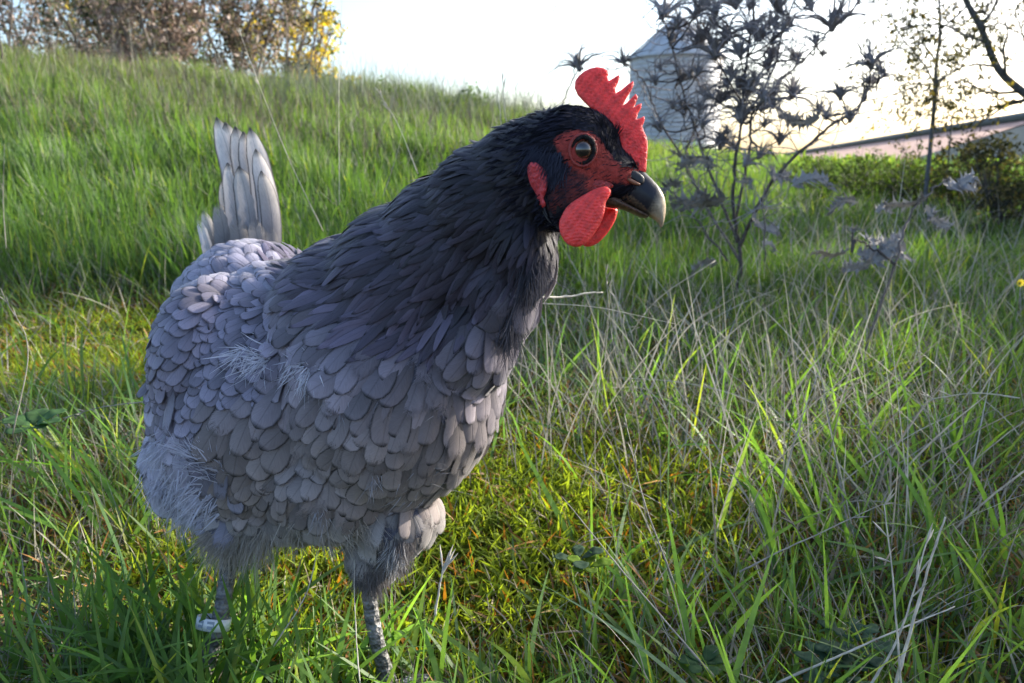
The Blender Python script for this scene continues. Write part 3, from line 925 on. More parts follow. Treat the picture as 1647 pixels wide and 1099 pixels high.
tuft(a, [(515, 820, 6, .1, 1, .5), (600, 765, 5, .2, 1, .5), (430, 820, 6, .6, -.3, .4), (690, 770, 14, .3, -.4, .35), (670, 790, 12, -.6, .5, .35), (710, 630, 12, -.8, .2, .35), (430, 600, 8, -.5, .6, .4), (540, 640, 8, .2, .9, .3)], 34, .013, .0005, .25, (.38, .37, .40))
tuft(a, [(640, 890, 10, -.1, 1, .1), (615, 905, 10, -.1, 1, .1), (650, 860, 8, .0, .9, .1), (590, 900, 10, 0, 1, .1), (600, 925, 10, 0, 1, .1), (575, 910, 8, .1, 1, .1)], 300, .014, .0007, .10, GREY)
tuft(a, [(645, 875, 7, -.3, .8, .3), (635, 885, 6, -.4, .9, .3)], 120, .014, .0005, .25, (.5, .49, .50))
tuft(a, [(860, 430, 10, -.15, 1, .08), (850, 460, 10, -.2, 1, .08), (835, 500, 8, -.2, 1, .08), (825, 530, 8, -.1, 1, .08), (876, 400, 8, -.1, 1, .08)], 110, .020, .0005, .10, (.07, .07, .09))
part('down', a, M_down, hen, kind='stuff')

# ---- tail
def tail():
    T = [(392, 395, .712, 348, 189, .722, 44, .30, 1.0), (400, 395, .716, 362, 197, .722, 50, .25, .75), (408, 395, .708, 378, 204, .714, 50, .25, .9), (416, 395, .704, 391, 212, .709, 46, .25, .6),
         (424, 395, .700, 402, 206, .704, 40, .25, 1.0), (432, 395, .692, 411, 240, .698, 36, .30, .85), (436, 398, .686, 420, 275, .690, 32, .35, .5), (404, 398, .698, 384, 268, .702, 44, .3, .45), (380, 400, .706, 366, 262, .710, 40, .35, .7),
         (384, 400, .722, 362, 240, .730, 34, .30, .6), (374, 402, .728, 358, 290, .735, 34, .3, .8),
         (348, 420, .716, 326, 338, .722, 24, .6, .8), (338, 430, .708, 318, 350, .712, 20, .7, .9), (360, 420, .70, 350, 325, .706, 36, .6, .2), (385, 420, .69, 378, 345, .69, 38, .8, .1), (412, 420, .68, 408, 350, .68, 36, .8, .0), (434, 425, .675, 434, 362, .675, 26, .8, .1)]
    for (x0, y0, d0, x1, y1, d1, w, fr, tn) in T:
        p0, p1 = P(x0, y0 + 20, d0), P(x1, y1, d1)
        ax = p1 - p0; L = np.linalg.norm(ax); t = ax / L
        n = unit(-F_ + R_ * .25 + rng.normal(size=3) * .1); n = unit(n - t * (n @ t)); s = np.cross(n, t)
        nv, nu = 15, 7
        v = np.linspace(0, 1, nv); u = np.linspace(-1, 1, nu)
        wv = np.interp(v, [0, .2, .55, .8, .92, 1], [.8, 1.0, 1.0, .84, .52, .05]) * w * d0 / FPX / 2
        c = p0 + ax * v[:, None] + s * (-.05 * L * np.sin(v * math.pi))[:, None] + n * (.03 * L * np.sin(v * 3))[:, None]
        V = c[:, None] + s * (u[None, :, None] * wv[:, None, None]) - n * (.25 * wv[:, None, None] * (u ** 2)[None, :, None]) + n * (.0006 * np.sin(v * 40)[:, None, None])
        i, j = np.meshgrid(np.arange(nv - 1), np.arange(nu - 1), indexing='ij')
        F = np.stack([i * nu + j, i * nu + j + 1, (i + 1) * nu + j + 1, (i + 1) * nu + j], -1).reshape(-1, 4)
        uv = np.stack(np.meshgrid(v, (u + 1) / 2, indexing='ij')[::-1], -1).reshape(-1, 2)
        k = v[:, None] * np.ones((1, nu))
        col = (.35 + .65 * tn) * (np.array([.34, .335, .41])[None, None] * (1 - k[..., None]) + np.array([.70, .62, .54])[None, None] * k[..., None])  # inner feathers darker: the shade inside the tail is put into their colour
        col = np.concatenate([col * rng.uniform(.85, 1.15), np.full((nv, nu, 1), fr)], -1).reshape(-1, 4)
        a = Acc(); a.add(V, F, uv, col)
        part('tail_feather', a, M_feather, hen)
tail()

# ---- comb, wattles, ear lobe
def headmap(depth, yaw=0.0, x0=930):
    def f(x, y, t):
        x = np.asarray(x, float); y = np.asarray(y, float); t = np.asarray(t, float)
        d = depth + (x - x0) / FPX * depth * yaw
        base = CAM + d[:, None] * (F_ + ((x - 823.5) / FPX)[:, None] * R_ - ((y - 549.5) / FPX)[:, None] * U_)
        return base - t[:, None] * F_
    return f

def wrinkled(f):
    """fine sagging folds across the skin"""
    return lambda x, y, t: f(x, y, t * (1 + .07 * np.sin(y * 1.15 + 2.2 * np.sin(x * .13)) + .05 * np.sin(x * .5 + y * .35)))

RED = (.86, .060, .052)
COMB = Z([(440, 335), (405, 300), (375, 268), (360, 235), (362, 205), (378, 182), (402, 162), (430, 148), (462, 142), (492, 146), (512, 158), (518, 172), (512, 188), (517, 206), (540, 192), (562, 177), (570, 190),
          (560, 215), (548, 240), (550, 262), (575, 248), (605, 222), (630, 207), (634, 222), (620, 252), (598, 288), (584, 318), (600, 308), (622, 286), (642, 266), (652, 280), (644, 305), (636, 328), (652, 316), (670, 310), (668, 330),
          (652, 358), (646, 384), (660, 380), (682, 370), (684, 388), (672, 418), (680, 440), (694, 470), (698, 515), (694, 570), (690, 625), (660, 640), (600, 625), (575, 590), (560, 520), (548, 460), (520, 430), (490, 400), (465, 360)])
def red_var(x, y, ed):
    n = np.sin(x * .21 + 1) * np.sin(y * .17 + 2) * .7 + np.sin(x * .6 + y * .5) * .3 + rng.normal(size=len(x)) * .12
    k = 1 + .26 * n
    c = np.tile(np.array(RED), (len(x), 1)) * k[:, None]
    c[:, 1:] += .02 * np.clip(1 - ed / 6, 0, 1)[:, None]
    return c
acc = Acc(); solid_sheet(acc, COMB, 2.2, wrinkled(headmap(HD, -.12)), .0030, 16, col=red_var, rough=.10, base_min=.3)
part('comb', acc, M_skin, hen)
WAT = Z([(300, 828), (318, 796), (350, 765), (400, 735), (455, 706), (500, 696), (526, 712), (520, 740), (504, 770), (498, 812), (484, 855), (460, 900), (432, 940), (400, 966), (368, 975), (335, 966), (306, 940), (290, 900), (288, 860)])
acc = Acc(); solid_sheet(acc, WAT, 1.9, wrinkled(headmap(HD - .017, -.15)), .0040, 26, col=red_var, rough=.04, smooth_n=70)
part('wattle', acc, M_wattle, hen)
WAT2 = Z([(470, 780), (520, 790), (556, 800), (552, 840), (530, 885), (500, 925), (465, 958), (425, 974), (395, 960), (420, 900), (450, 840)])
acc = Acc(); solid_sheet(acc, WAT2, 2.2, wrinkled(headmap(HD + .012, -.1)), .0035, 22, col=red_var, rough=.04, smooth_n=60)
part('wattle', acc, M_wattle, hen)
LOBE = Z([(138, 608), (150, 588), (175, 585), (205, 603), (228, 632), (233, 680), (226, 722), (214, 752), (224, 778), (216, 796), (200, 796), (188, 765), (178, 730), (160, 700), (145, 660)])
q, n_ = hit(863, 298)
ld = proj(q)[2][0]
def lobe_map(x, y, t):
    out = []
    for a, b, c in zip(x, y, t):
        q, n = hit(a, b)
        if q is None: q = P(a, b, ld)
        out.append(q - F_ * (.0015 + c))
    return np.array(out)
acc = Acc(); solid_sheet(acc, LOBE, 2.4, lobe_map, .0045, 12, col=lambda x, y, e: np.tile((.60, .06, .07), (len(x), 1)) * rng.uniform(.8, 1.15, (len(x), 1)), rough=.12, smooth_n=50)
part('ear_lobe', acc, M_skin, hen)

# ---- ear coverts: fine dark tuft in front of the lobe
a = Acc()
tuft(a, [(862, 238, 6, -.5, .9, .15), (875, 242, 7, -.4, 1, .15), (888, 252, 8, -.4, 1, .15), (898, 266, 7, -.3, 1, .15)], 260, .011, .0006, .14, (.05, .055, .085), wob=.1)
part('ear_coverts', a, M_down, hen, kind='stuff')

# ---- beak
def beak_col(x, y, ed):
    n = len(x); c = np.tile((.012, .012, .018), (n, 1))
    tip = smooth(1040, 1066, x + (y - 330) * .45 + rng.normal(size=n) * 1.5)
    c = c * (1 - tip[:, None]) + np.array([.42, .33, .22]) * tip[:, None]
    low = (inside(Z([(470, 672), (540, 700), (640, 765), (740, 855), (720, 845), (620, 798), (540, 755), (440, 690)]), x, y))
    k = (low * rng.uniform(.05, .5, n))[:, None]
    return c * (1 - k) + np.array([.30, .20, .11]) * k
UB = Z([(446, 684), (475, 671), (520, 664), (560, 650), (590, 632), (612, 615), (640, 612), (672, 625), (700, 650), (728, 678), (752, 708), (770, 742), (779, 785), (777, 830), (768, 868), (762, 884), (752, 862), (728, 842),
        (690, 822), (650, 800), (612, 780), (575, 758), (540, 728), (505, 702)])
acc = Acc(); solid_sheet(acc, UB, 2.2, headmap(HD, -.1, 1000), .0085, 32, col=beak_col, smooth_n=90, base_min=.30)
part('upper_beak', acc, M_beak, hen)
LB = Z([(470, 700), (510, 712), (545, 735), (590, 772), (640, 800), (690, 826), (700, 836), (670, 834), (620, 812), (570, 795), (520, 788), (490, 770)])
acc = Acc(); solid_sheet(acc, LB, 2.2, headmap(HD, -.1, 1000), .0062, 14, col=lambda x, y, e: np.tile((.10, .06, .04), (len(x), 1)) * rng.uniform(.5, 1.6, (len(x), 1)), smooth_n=50, base_min=.5)
part('lower_beak', acc, M_beak, hen)
NO = Z([(590, 618), (612, 612), (650, 625), (680, 650), (682, 676), (664, 688), (630, 668), (600, 640)])
acc = Acc(); solid_sheet(acc, NO, 1.6, headmap(HD - .0098, .25, 1020), .0016, 7, col=(.012, .012, .016), smooth_n=40, base_min=.3)
part('nostril', acc, M_beak, hen)
NB = Z([(612, 655), (640, 668), (664, 682), (655, 690), (625, 680), (605, 664)])
acc = Acc(); solid_sheet(acc, NB, 1.4, headmap(HD - .0112, .25, 1020), .0010, 4, col=(.22, .09, .05), smooth_n=30, base_min=.3)
part('cere', acc, M_beak, hen)
# gape: red fold of skin behind the corner of the mouth
GP = Z([(400, 705), (425, 672), (460, 660), (500, 668), (540, 690), (520, 712), (528, 735), (505, 745), (470, 735), (430, 728)])
acc = Acc(); solid_sheet(acc, GP, 2.0, headmap(HD - .0120, -.2, 960), .0026, 9, col=lambda x, y, e: np.tile((.34, .04, .035), (len(x), 1)) * rng.uniform(.6, 1.3, (len(x), 1)), smooth_n=40, rough=.15)
part('gape', acc, M_skin, hen)

# ---- eye
def eye():
    q, n = hit(937, 241.5)
    d = proj(q)[2][0]
    k = d / FPX
    r = 17.5 * k
    c = P(937, 241.5, d + r * .62)
    ax = unit(CAM - c + R_ * .02)
    V = ICO[0]
    ang = np.degrees(np.arccos(np.clip(V @ ax, -1, 1)))
    pup = smooth(40, 35, ang)[:, None]
    iris = np.array([.085, .038, .018]) * (1 + .35 * np.sin(ang * 1.1))[:, None]
    rimc = smooth(64, 70, ang)[:, None]
    C = iris * (1 - pup) + np.array([.006, .005, .006]) * pup
    C = C * (1 - rimc) + np.array([.01, .008, .008]) * rimc
    acc = Acc(); acc.add(c + V * r, ICO[1], col=C)
    part('eye', acc, M_eye, hen)
    # lids: dark ring then a swollen red ring
    A = unit(np.cross(ax, U_)); B = np.cross(ax, A)
    for (ru, rv, th, lift, col, nm) in ((17.6, 20.4, .0014, .45, (.008, .006, .007), 'eyelid'), (21.0, 24.5, .0007, .22, (.24, .034, .028), 'eye_ring')):
        acc = Acc(); m = 56
        a_ = np.linspace(0, 2 * math.pi, m + 1)
        tilt = math.radians(-12)
        x = np.cos(a_) * ru; y = np.sin(a_) * rv
        x, y = x * math.cos(tilt) - y * math.sin(tilt), x * math.sin(tilt) + y * math.cos(tilt)
        pts = c + (A * -1) * (x * k)[:, None] + B * (y * k)[:, None] * -1 + ax * (r * lift)
        pts = np.array([p if nm == 'eyelid' else (lambda h: np.array(h[0]) + ax * .0006)(bvh.find_nearest(Vector(p))) for p in pts])
        tube(acc, pts, th * (1 + .08 * np.sin(a_ * 9)), 8, col=col, cap=False)
        part(nm, acc, M_skin if nm == 'eye_ring' else M_body, hen)
eye()

# long dark bristles at the base of the comb
a = Acc()
tuft(a, [(985, 235, 5, -.28, -1, .3), (992, 222, 4, -.05, -1, .3), (972, 210, 5, -.3, -1, .3), (978, 245, 6, -.3, -1, .3)], 50, .008, .0006, .12, (.010, .010, .015), wob=.08)
part('bristles', a, M_down, hen, kind='stuff')

# ---- legs
def leg(pts, r, toes, name='leg'):
    a = Acc()
    p = spline(pts, 46)
    rr = np.interp(np.linspace(0, 1, 46), [0, .2, .8, 1], [r * 1.35, r, r, r * 1.3])
    rr = rr * (1 + .07 * (np.arange(46) % 3 == 0))
    shade = rng.uniform(.5, 1.6, (46, 1)) * np.array([[.15, .145, .145]])
    tube(a, p, rr, 14, col=shade)
    lg = part(name, a, M_shank, hen)
    foot = p[-1]
    for (dx, dy, L) in toes:
        e = foot + np.array([dx * L, dy * L, 0])
        e[2] = gz(e[0], e[1]) + .006
        mid = (foot + e) / 2; mid[2] = foot[2] + .004
        q = spline([foot, mid, e], 16)
        t = Acc()
        tube(t, q, np.linspace(r * .85, r * .5, 16) * (1 + .12 * (np.arange(16) % 2)), 9, col=rng.uniform(.5, 1.6, (16, 1)) * np.array([[.15, .155, .17]]))
        part('toe', t, M_shank, lg)
        c = Acc(); d = unit(e - mid)
        tube(c, spline([e - d * .003, e + d * .006 + np.array([0, 0, .001]), e + d * .011 - np.array([0, 0, .006])], 6), np.linspace(r * .42, .0004, 6), 7, col=(.20, .17, .14))
        part('claw', c, M_beak, lg)
    return lg
def on_ground(px, py):
    o = CAM; d = unit(P(px, py, 1) - CAM)
    t = .3
    for _ in range(400):
        q = o + d * t
        if q[2] <= gz(q[0], q[1]) + .008: break
        t += .002
    return q
f1 = on_ground(628, 1108); f2 = on_ground(318, 1118)
leg([P(592, 925, .55), P(596, 975, .552), P(606, 1030, .555), f1], .0054, [(.25, -1, .05), (.9, -.6, .055), (1, .25, .045), (-.7, .6, .02)])
k2 = P(352, 1002, .548)
lg2 = leg([P(372, 880, .56), P(362, 950, .552), k2, f2], .0058, [(-.5, -1, .05), (.4, -1, .055), (1, -.2, .045), (-.2, .9, .022)])
# leg band with its faint printed digits
def band():
    t = unit(P(362, 950, .552) - k2)
    ax = t
    A = unit(np.cross(ax, F_)); B = np.cross(ax, A)
    r = .0125; h = .0085
    acc = Acc(); m = 36
    a_ = np.linspace(0, 2 * math.pi, m + 1)
    c0 = k2 - R_ * .004
    ring = lambda rad, z: c0 + A * (np.cos(a_) * rad)[:, None] + B * (np.sin(a_) * rad * .8)[:, None] + ax * z
    V = np.vstack([ring(r, -h / 2), ring(r, h / 2), ring(r - .0012, h / 2), ring(r - .0012, -h / 2)])
    k = np.arange(m); n = m + 1
    F = np.vstack([np.stack([a0 * n + k, a0 * n + k + 1, a1 * n + k + 1, a1 * n + k], -1) for a0, a1 in ((0, 1), (1, 2), (2, 3), (3, 0))])
    acc.add(V, F, col=np.tile((.78, .78, .80), (len(V), 1)))
    b = part('leg_band', acc, M_plastic, hen, smooth_shade=False)
    b['label'] = 'white plastic leg band with faint grey digits'
    pr = Acc()
    for (u0, u1, v0, v1) in ((-1.15, -.55, .1, .32), (-1.1, -.6, -.3, -.06), (-.15, .45, .12, .34), (-.1, .4, -.32, -.05), (-.62, -.52, -.3, .32), (.42, .52, -.32, .34)):
        u = np.linspace(u0, u1, 6) * .62 + math.atan2(B @ -F_, A @ -F_) * 1.0
        rad = r + .0002
        lo = c0 + A * (np.cos(u) * rad)[:, None] + B * (np.sin(u) * rad * .8)[:, None] + ax * (v0 * h)
        hi = lo + ax * ((v1 - v0) * h)
        kk = np.arange(5)
        pr.add(np.vstack([lo, hi]), np.stack([kk, kk + 1, kk + 7, kk + 6], -1), col=np.tile((.30, .34, .42), (12, 1)))
    part('print', pr, M_plastic, b, smooth_shade=False)
band()

# ------------------------------------------------------------------ grass
def wedge(n, y0, y1, amin=-.80, amax=.80, pad=.12, power=1.0):
    """points in the strip of land in front of the camera, thinning with distance"""
    u = rng.random(n)
    y = y0 * (y1 / y0) ** u if power == 0 else (y0 ** power + u * (y1 ** power - y0 ** power)) ** (1 / power)
    x = (amin + (amax - amin) * rng.random(n)) * y + rng.uniform(-pad, pad, n)
    return x, y

def vnoise(x, y, s, ph=0.0):
    return (np.sin(x * s + ph) * np.cos(y * s * 1.13 + ph * 2) + np.sin((x + y) * s * .67 + ph * 3) + np.sin((x - 1.7 * y) * s * 1.9 + ph)) / 3

def clump(x, y, r, k):
    n = len(x); c = rng.integers(0, max(1, n // k), n)
    cx, cy = x[:max(1, n // k)][c], y[:max(1, n // k)][c]
    rad = r * np.sqrt(rng.random(n)) * (1 + .3 * cy); a = rng.random(n) * 6.283
    return cx + rad * np.cos(a), cy + rad * np.sin(a), a

def hen_limit(x, y, h):
    """grass under and just before the bird is trodden short"""
    ex = (x - HEN[0] - .02) / .22; ey = (y - .60) / .17
    under = (ex * ex + ey * ey) < 1
    h = np.where(under, np.minimum(h, rng.uniform(.02, .055, len(x))), h)
    front = (y < .60) & (np.abs(x) < .40)
    lim = np.interp(y, [.25, .42, .60], [.10, .115, .085]) * rng.uniform(.35, 1.15, len(x))
    lim = np.where((x < -.16), lim * 1.6, lim); lim = np.where(x > .12, lim * 1.35, lim)
    return np.where(front, np.minimum(h, lim), h)

G_A = np.array([.070, .135, .036]); G_B = np.array([.110, .180, .050]); G_C = np.array([.055, .100, .055]); G_Y = np.array([.24, .26, .05])
def green(n, x, y, yel=.12):
    r = rng.random((n, 1)); c = G_A * (1 - r) + G_B * r
    r = rng.random((n, 1)) ** 2; c = c * (1 - r) + G_C * r
    k = (rng.random((n, 1)) < yel) * rng.random((n, 1)); c = c * (1 - k) + G_Y * k
    return c * (1 + .25 * vnoise(x, y, 3.1))[:, None] * rng.uniform(.75, 1.25, (n, 1))

def blades(acc, x, y, h, wdt, seg, c0, c1, lean=.35, droop=.3, az=None, sink=.004, wind=(-.05, 0.0)):
    n = len(x)
    z = terrain(x, y) - sink
    a = rng.random(n) * 2 * math.pi if az is None else az + rng.normal(0, .7, n)
    ln = np.abs(rng.normal(0, lean, n))
    d = unit(np.stack([np.cos(a) * ln + wind[0], np.sin(a) * ln + wind[1], np.ones(n)], -1))
    dr = np.abs(rng.normal(0, droop, n))
    bend = np.stack([np.cos(a) * dr, np.sin(a) * dr, -dr * .55], -1)
    f = rng.random(n) * math.pi
    side = unit(np.stack([np.cos(f), np.sin(f), np.zeros(n)], -1))
    side = unit(side - d * np.sum(side * d, 1, keepdims=True))
    strips(acc, np.stack([x, y, z], -1), d, bend, side, h, wdt, seg, c0, c1, twist=rng.normal(0, .8, n))

def visible_rows(x, y, h): return h > .008

def patch(x, y):
    """low mossy turf: behind left of the hen, right of it and under it"""
    return np.clip(1.4 * np.exp(-((x + .85) ** 2 / .20 + (y - 1.45) ** 2 / .10)) + 1.5 * np.exp(-((x - .05) ** 2 / .05 + (y - .80) ** 2 / .05)) + np.exp(-((x + .25) ** 2 / .03 + (y - .66) ** 2 / .02)), 0, 1)

def build_grass():
    # A: turf round the hen and in the foreground
    acc = Acc()
    x, y = wedge(26000, .26, 2.4, power=1.4)
    x, y, az = clump(x, y, .022, 9)
    n = len(x)
    h = (.055 + .05 * (vnoise(x, y, 6) + 1) * .5 + .05 * smooth(.9, 2.2, y)) * rng.uniform(.45, 1.35, n)
    sp_ = patch(x, y)
    h = h * (1 - .55 * sp_)
    k_ = rng.random(n) > .45 * sp_
    x, y, h, az = x[k_], y[k_], h[k_], az[k_]
    h = hen_limit(x, y, h)
    ok = (y > .40) | (h < .05)
    x, y, h, az = x[ok], y[ok], h[ok], az[ok]; n = len(x)
    c = green(n, x, y, .2)
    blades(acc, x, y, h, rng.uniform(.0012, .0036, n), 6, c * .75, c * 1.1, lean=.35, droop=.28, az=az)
    o = add_obj('grass', to_mesh('grass', acc, M_grass)); tag(o, 'short green grass around the hen', 'grass', kind='stuff')
    # long broad blades near the camera
    acc = Acc()
    m = 1500
    x, y = wedge(m, .36, 1.6, power=.7)
    h = rng.uniform(.09, .19, m)
    h = hen_limit(x, y, h)
    h = np.where((x < -.16) & (y < .62), rng.uniform(.06, .15, m), h)
    h = np.where((x >= -.16) & (x < .12) & (y < .50), rng.uniform(.05, .115, m), h)
    k_ = (rng.random(m) > .8 * patch(x, y)); x, y, h = x[k_], y[k_], h[k_]
    x2 = np.concatenate([rng.uniform(-.46, -.02, 200), rng.uniform(-.34, -.17, 200), rng.uniform(-.29, -.21, 70)]); y2 = rng.uniform(.40, .54, 470)     # the rank tufts round the feet
    x3 = rng.uniform(.1, .5, 120); y3 = rng.uniform(.40, .62, 120)
    x = np.concatenate([x, x2, x3]); y = np.concatenate([y, y2, y3]); h = np.concatenate([h, np.concatenate([rng.uniform(.05, .12, 200), rng.uniform(.06, .14, 270)]), rng.uniform(.05, .12, 120)]); m = len(x)
    c = green(m, x, y, .12) * 1.35
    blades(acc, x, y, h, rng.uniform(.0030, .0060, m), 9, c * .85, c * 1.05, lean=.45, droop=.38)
    o = add_obj('grass', to_mesh('grass', acc, M_grass)); tag(o, 'long broad green grass blades in the foreground', 'grass', kind='stuff')
    # B: the hill
    acc = Acc()
    x, y = wedge(105000, 1.9, 8.5, amax=.30, pad=.2, power=1.0)
    x, y, az = clump(x, y, .03, 7)
    n = len(x)
    h = (.10 + .08 * (vnoise(x, y, 2.3) + 1) * .5 + .06 * np.clip(vnoise(x, y, 6.1, 2.0) * 1.6, 0, 1)) * rng.uniform(.45, 1.35, n) * smooth(1.2, 2.6, y + .6)
    c = green(n, x, y, .08)
    k = smooth(3.0, 6.0, y)[:, None] * .35
    c = c * (1 - k) + np.array([.11, .10, .055]) * k
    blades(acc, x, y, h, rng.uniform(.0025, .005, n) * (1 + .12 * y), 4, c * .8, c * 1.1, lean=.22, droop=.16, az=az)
    x, y = wedge(42000, 1.9, 9.0, amin=.25, amax=.82, pad=.2, power=1.0)
    n = len(x)
    h = (.08 + .07 * (vnoise(x, y, 2.3) + 1) * .5) * rng.uniform(.5, 1.3, n) + .08 * smooth(3.5, 5, y)
    c = green(n, x, y, .15)
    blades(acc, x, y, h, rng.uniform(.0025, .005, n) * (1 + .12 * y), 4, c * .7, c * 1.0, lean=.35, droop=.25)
    o = add_obj('grass', to_mesh('grass', acc, M_grass)); tag(o, 'thick green grass covering the hill and the right bank', 'grass', kind='stuff')
    # far field
    acc = Acc()
    x, y = wedge(16000, 8.5, 60, pad=1, power=0)
    n = len(x); c = green(n, x, y, .3)
    blades(acc, x, y, rng.uniform(.15, .35, n), .02 + .004 * y, 2, c * .8, c, lean=.25)
    o = add_obj('grass', to_mesh('grass', acc, M_grass)); tag(o, 'rough grass in the far field', 'grass', kind='stuff')
    # thatch: dead leaves and straw lying in the turf
    acc = Acc()
    x, y = wedge(34000, .3, 3.2, power=1.3)
    n = len(x)
    pal = np.array([(.34, .17, .06), (.42, .27, .12), (.30, .25, .17), (.42, .37, .28), (.14, .08, .04), (.40, .20, .05)])
    k_ = rng.random(n) > .6 * patch(x, y); x, y = x[k_], y[k_]; n = len(x)
    c = pal[rng.integers(0, len(pal), n)] * rng.uniform(.5, 1.15, (n, 1))
    h = hen_limit(x, y, rng.uniform(.015, .07, n))
    blades(acc, x, y, h, rng.uniform(.0010, .0038, n), 5, c * .8, c, lean=1.3, droop=.6, sink=-.002)
    # fine upright straw mixed in the sward
    x, y = wedge(19000, .45, 7.5, power=.55)
    n = len(x)
    k_ = rng.random(n) > .75 * patch(x, y); x, y = x[k_], y[k_]; n = len(x)
    c = np.array([.36, .34, .28]) * rng.uniform(.5, 1.2, (n, 1))
    h = hen_limit(x, y, rng.uniform(.05, .20, n) * (.6 + .5 * smooth(.5, 3, y)))
    blades(acc, x, y, h, rng.uniform(.0006, .0013, n) * (1 + .5 * y), 5, c * .8, c, lean=.55, droop=.22, sink=0)
    x, y = wedge(1500, .62, 3.2, amin=-.02, amax=.8, power=1.0)      # tall thin straw standing right of the hen
    n = len(x); c = np.array([.40, .38, .33]) * rng.uniform(.5, 1.2, (n, 1))
    k_ = (y > .75) | (x > .2); x, y, c = x[k_], y[k_], c[k_]; n = len(x)
    blades(acc, x, y, rng.uniform(.10, .30, n), rng.uniform(.0009, .0018, n) * (1 + .4 * y), 7, c * .8, c, lean=.5, droop=.25, sink=0)
    x = rng.uniform(-1.6, .5, 2600); y = rng.uniform(4.8, 6.6, 2600)    # long thin blades along the skyline
    n = len(x); c = np.array([.13, .16, .11]) * rng.uniform(.6, 1.5, (n, 1))
    blades(acc, x, y, rng.uniform(.22, .50, n) * rng.uniform(.6, 1, n), rng.uniform(.0022, .0045, n), 7, c * .8, c, lean=.25, droop=.22, sink=0)
    x, y = wedge(7000, 3.4, 7.2, amin=-.75, amax=.1, power=1.6)
    n = len(x); c = np.array([.15, .115, .10]) * rng.uniform(.5, 1.3, (n, 1))
    blades(acc, x, y, rng.uniform(.14, .27, n), rng.uniform(.002, .004, n), 3, c * .8, c, lean=.2, droop=.15, sink=0)
    x, y = wedge(420, 3.8, 7.5, amin=-.7, amax=.15, power=1.0)
    n = len(x); c = np.array([.26, .26, .22]) * rng.uniform(.4, 1.2, (n, 1))
    blades(acc, x, y, rng.uniform(.25, .62, n), rng.uniform(.002, .0045, n), 7, c * .8, c, lean=.22, droop=.2, sink=0)
    o = add_obj('dry_grass', to_mesh('dry_grass', acc, M_dry)); tag(o, 'brown and straw coloured dead grass in the turf', 'dry grass', kind='stuff')
    # moss and tiny herbs
    acc = Acc()
    x, y = wedge(70000, .28, 2.6, power=1.2)
    for (cx, cy, a, b, m) in ((-.85, 1.45, .50, .30, 12000), (.05, .80, .24, .24, 9000), (-.25, .66, .16, .13, 4000)):
        x = np.concatenate([x, cx + a * rng.normal(0, .6, m)]); y = np.concatenate([y, np.maximum(cy + b * rng.normal(0, .6, m), .45)])
    keep = rng.random(len(x)) < (.45 + .55 * (vnoise(x, y, 7, 1.3) > -.1))
    x, y = x[keep], y[keep]; n = len(x)
    c = np.array([.19, .25, .035]) * rng.uniform(.5, 1.4, (n, 1))
    k = (rng.random((n, 1)) < .08); c = np.where(k, np.array([.30, .13, .03]) * rng.uniform(.5, 1.3, (n, 1)), c)
    pk = patch(x, y)
    blades(acc, x, y, rng.uniform(.006, .022, n) * (1 + .9 * pk), rng.uniform(.0022, .0048, n), 2, c * .7, c, lean=1.0, droop=.4, sink=-.004)
    o = add_obj('moss', to_mesh('moss', acc, M_leaf)); tag(o, 'yellow-green moss and low herbs under the grass', 'moss', kind='stuff')
build_grass()

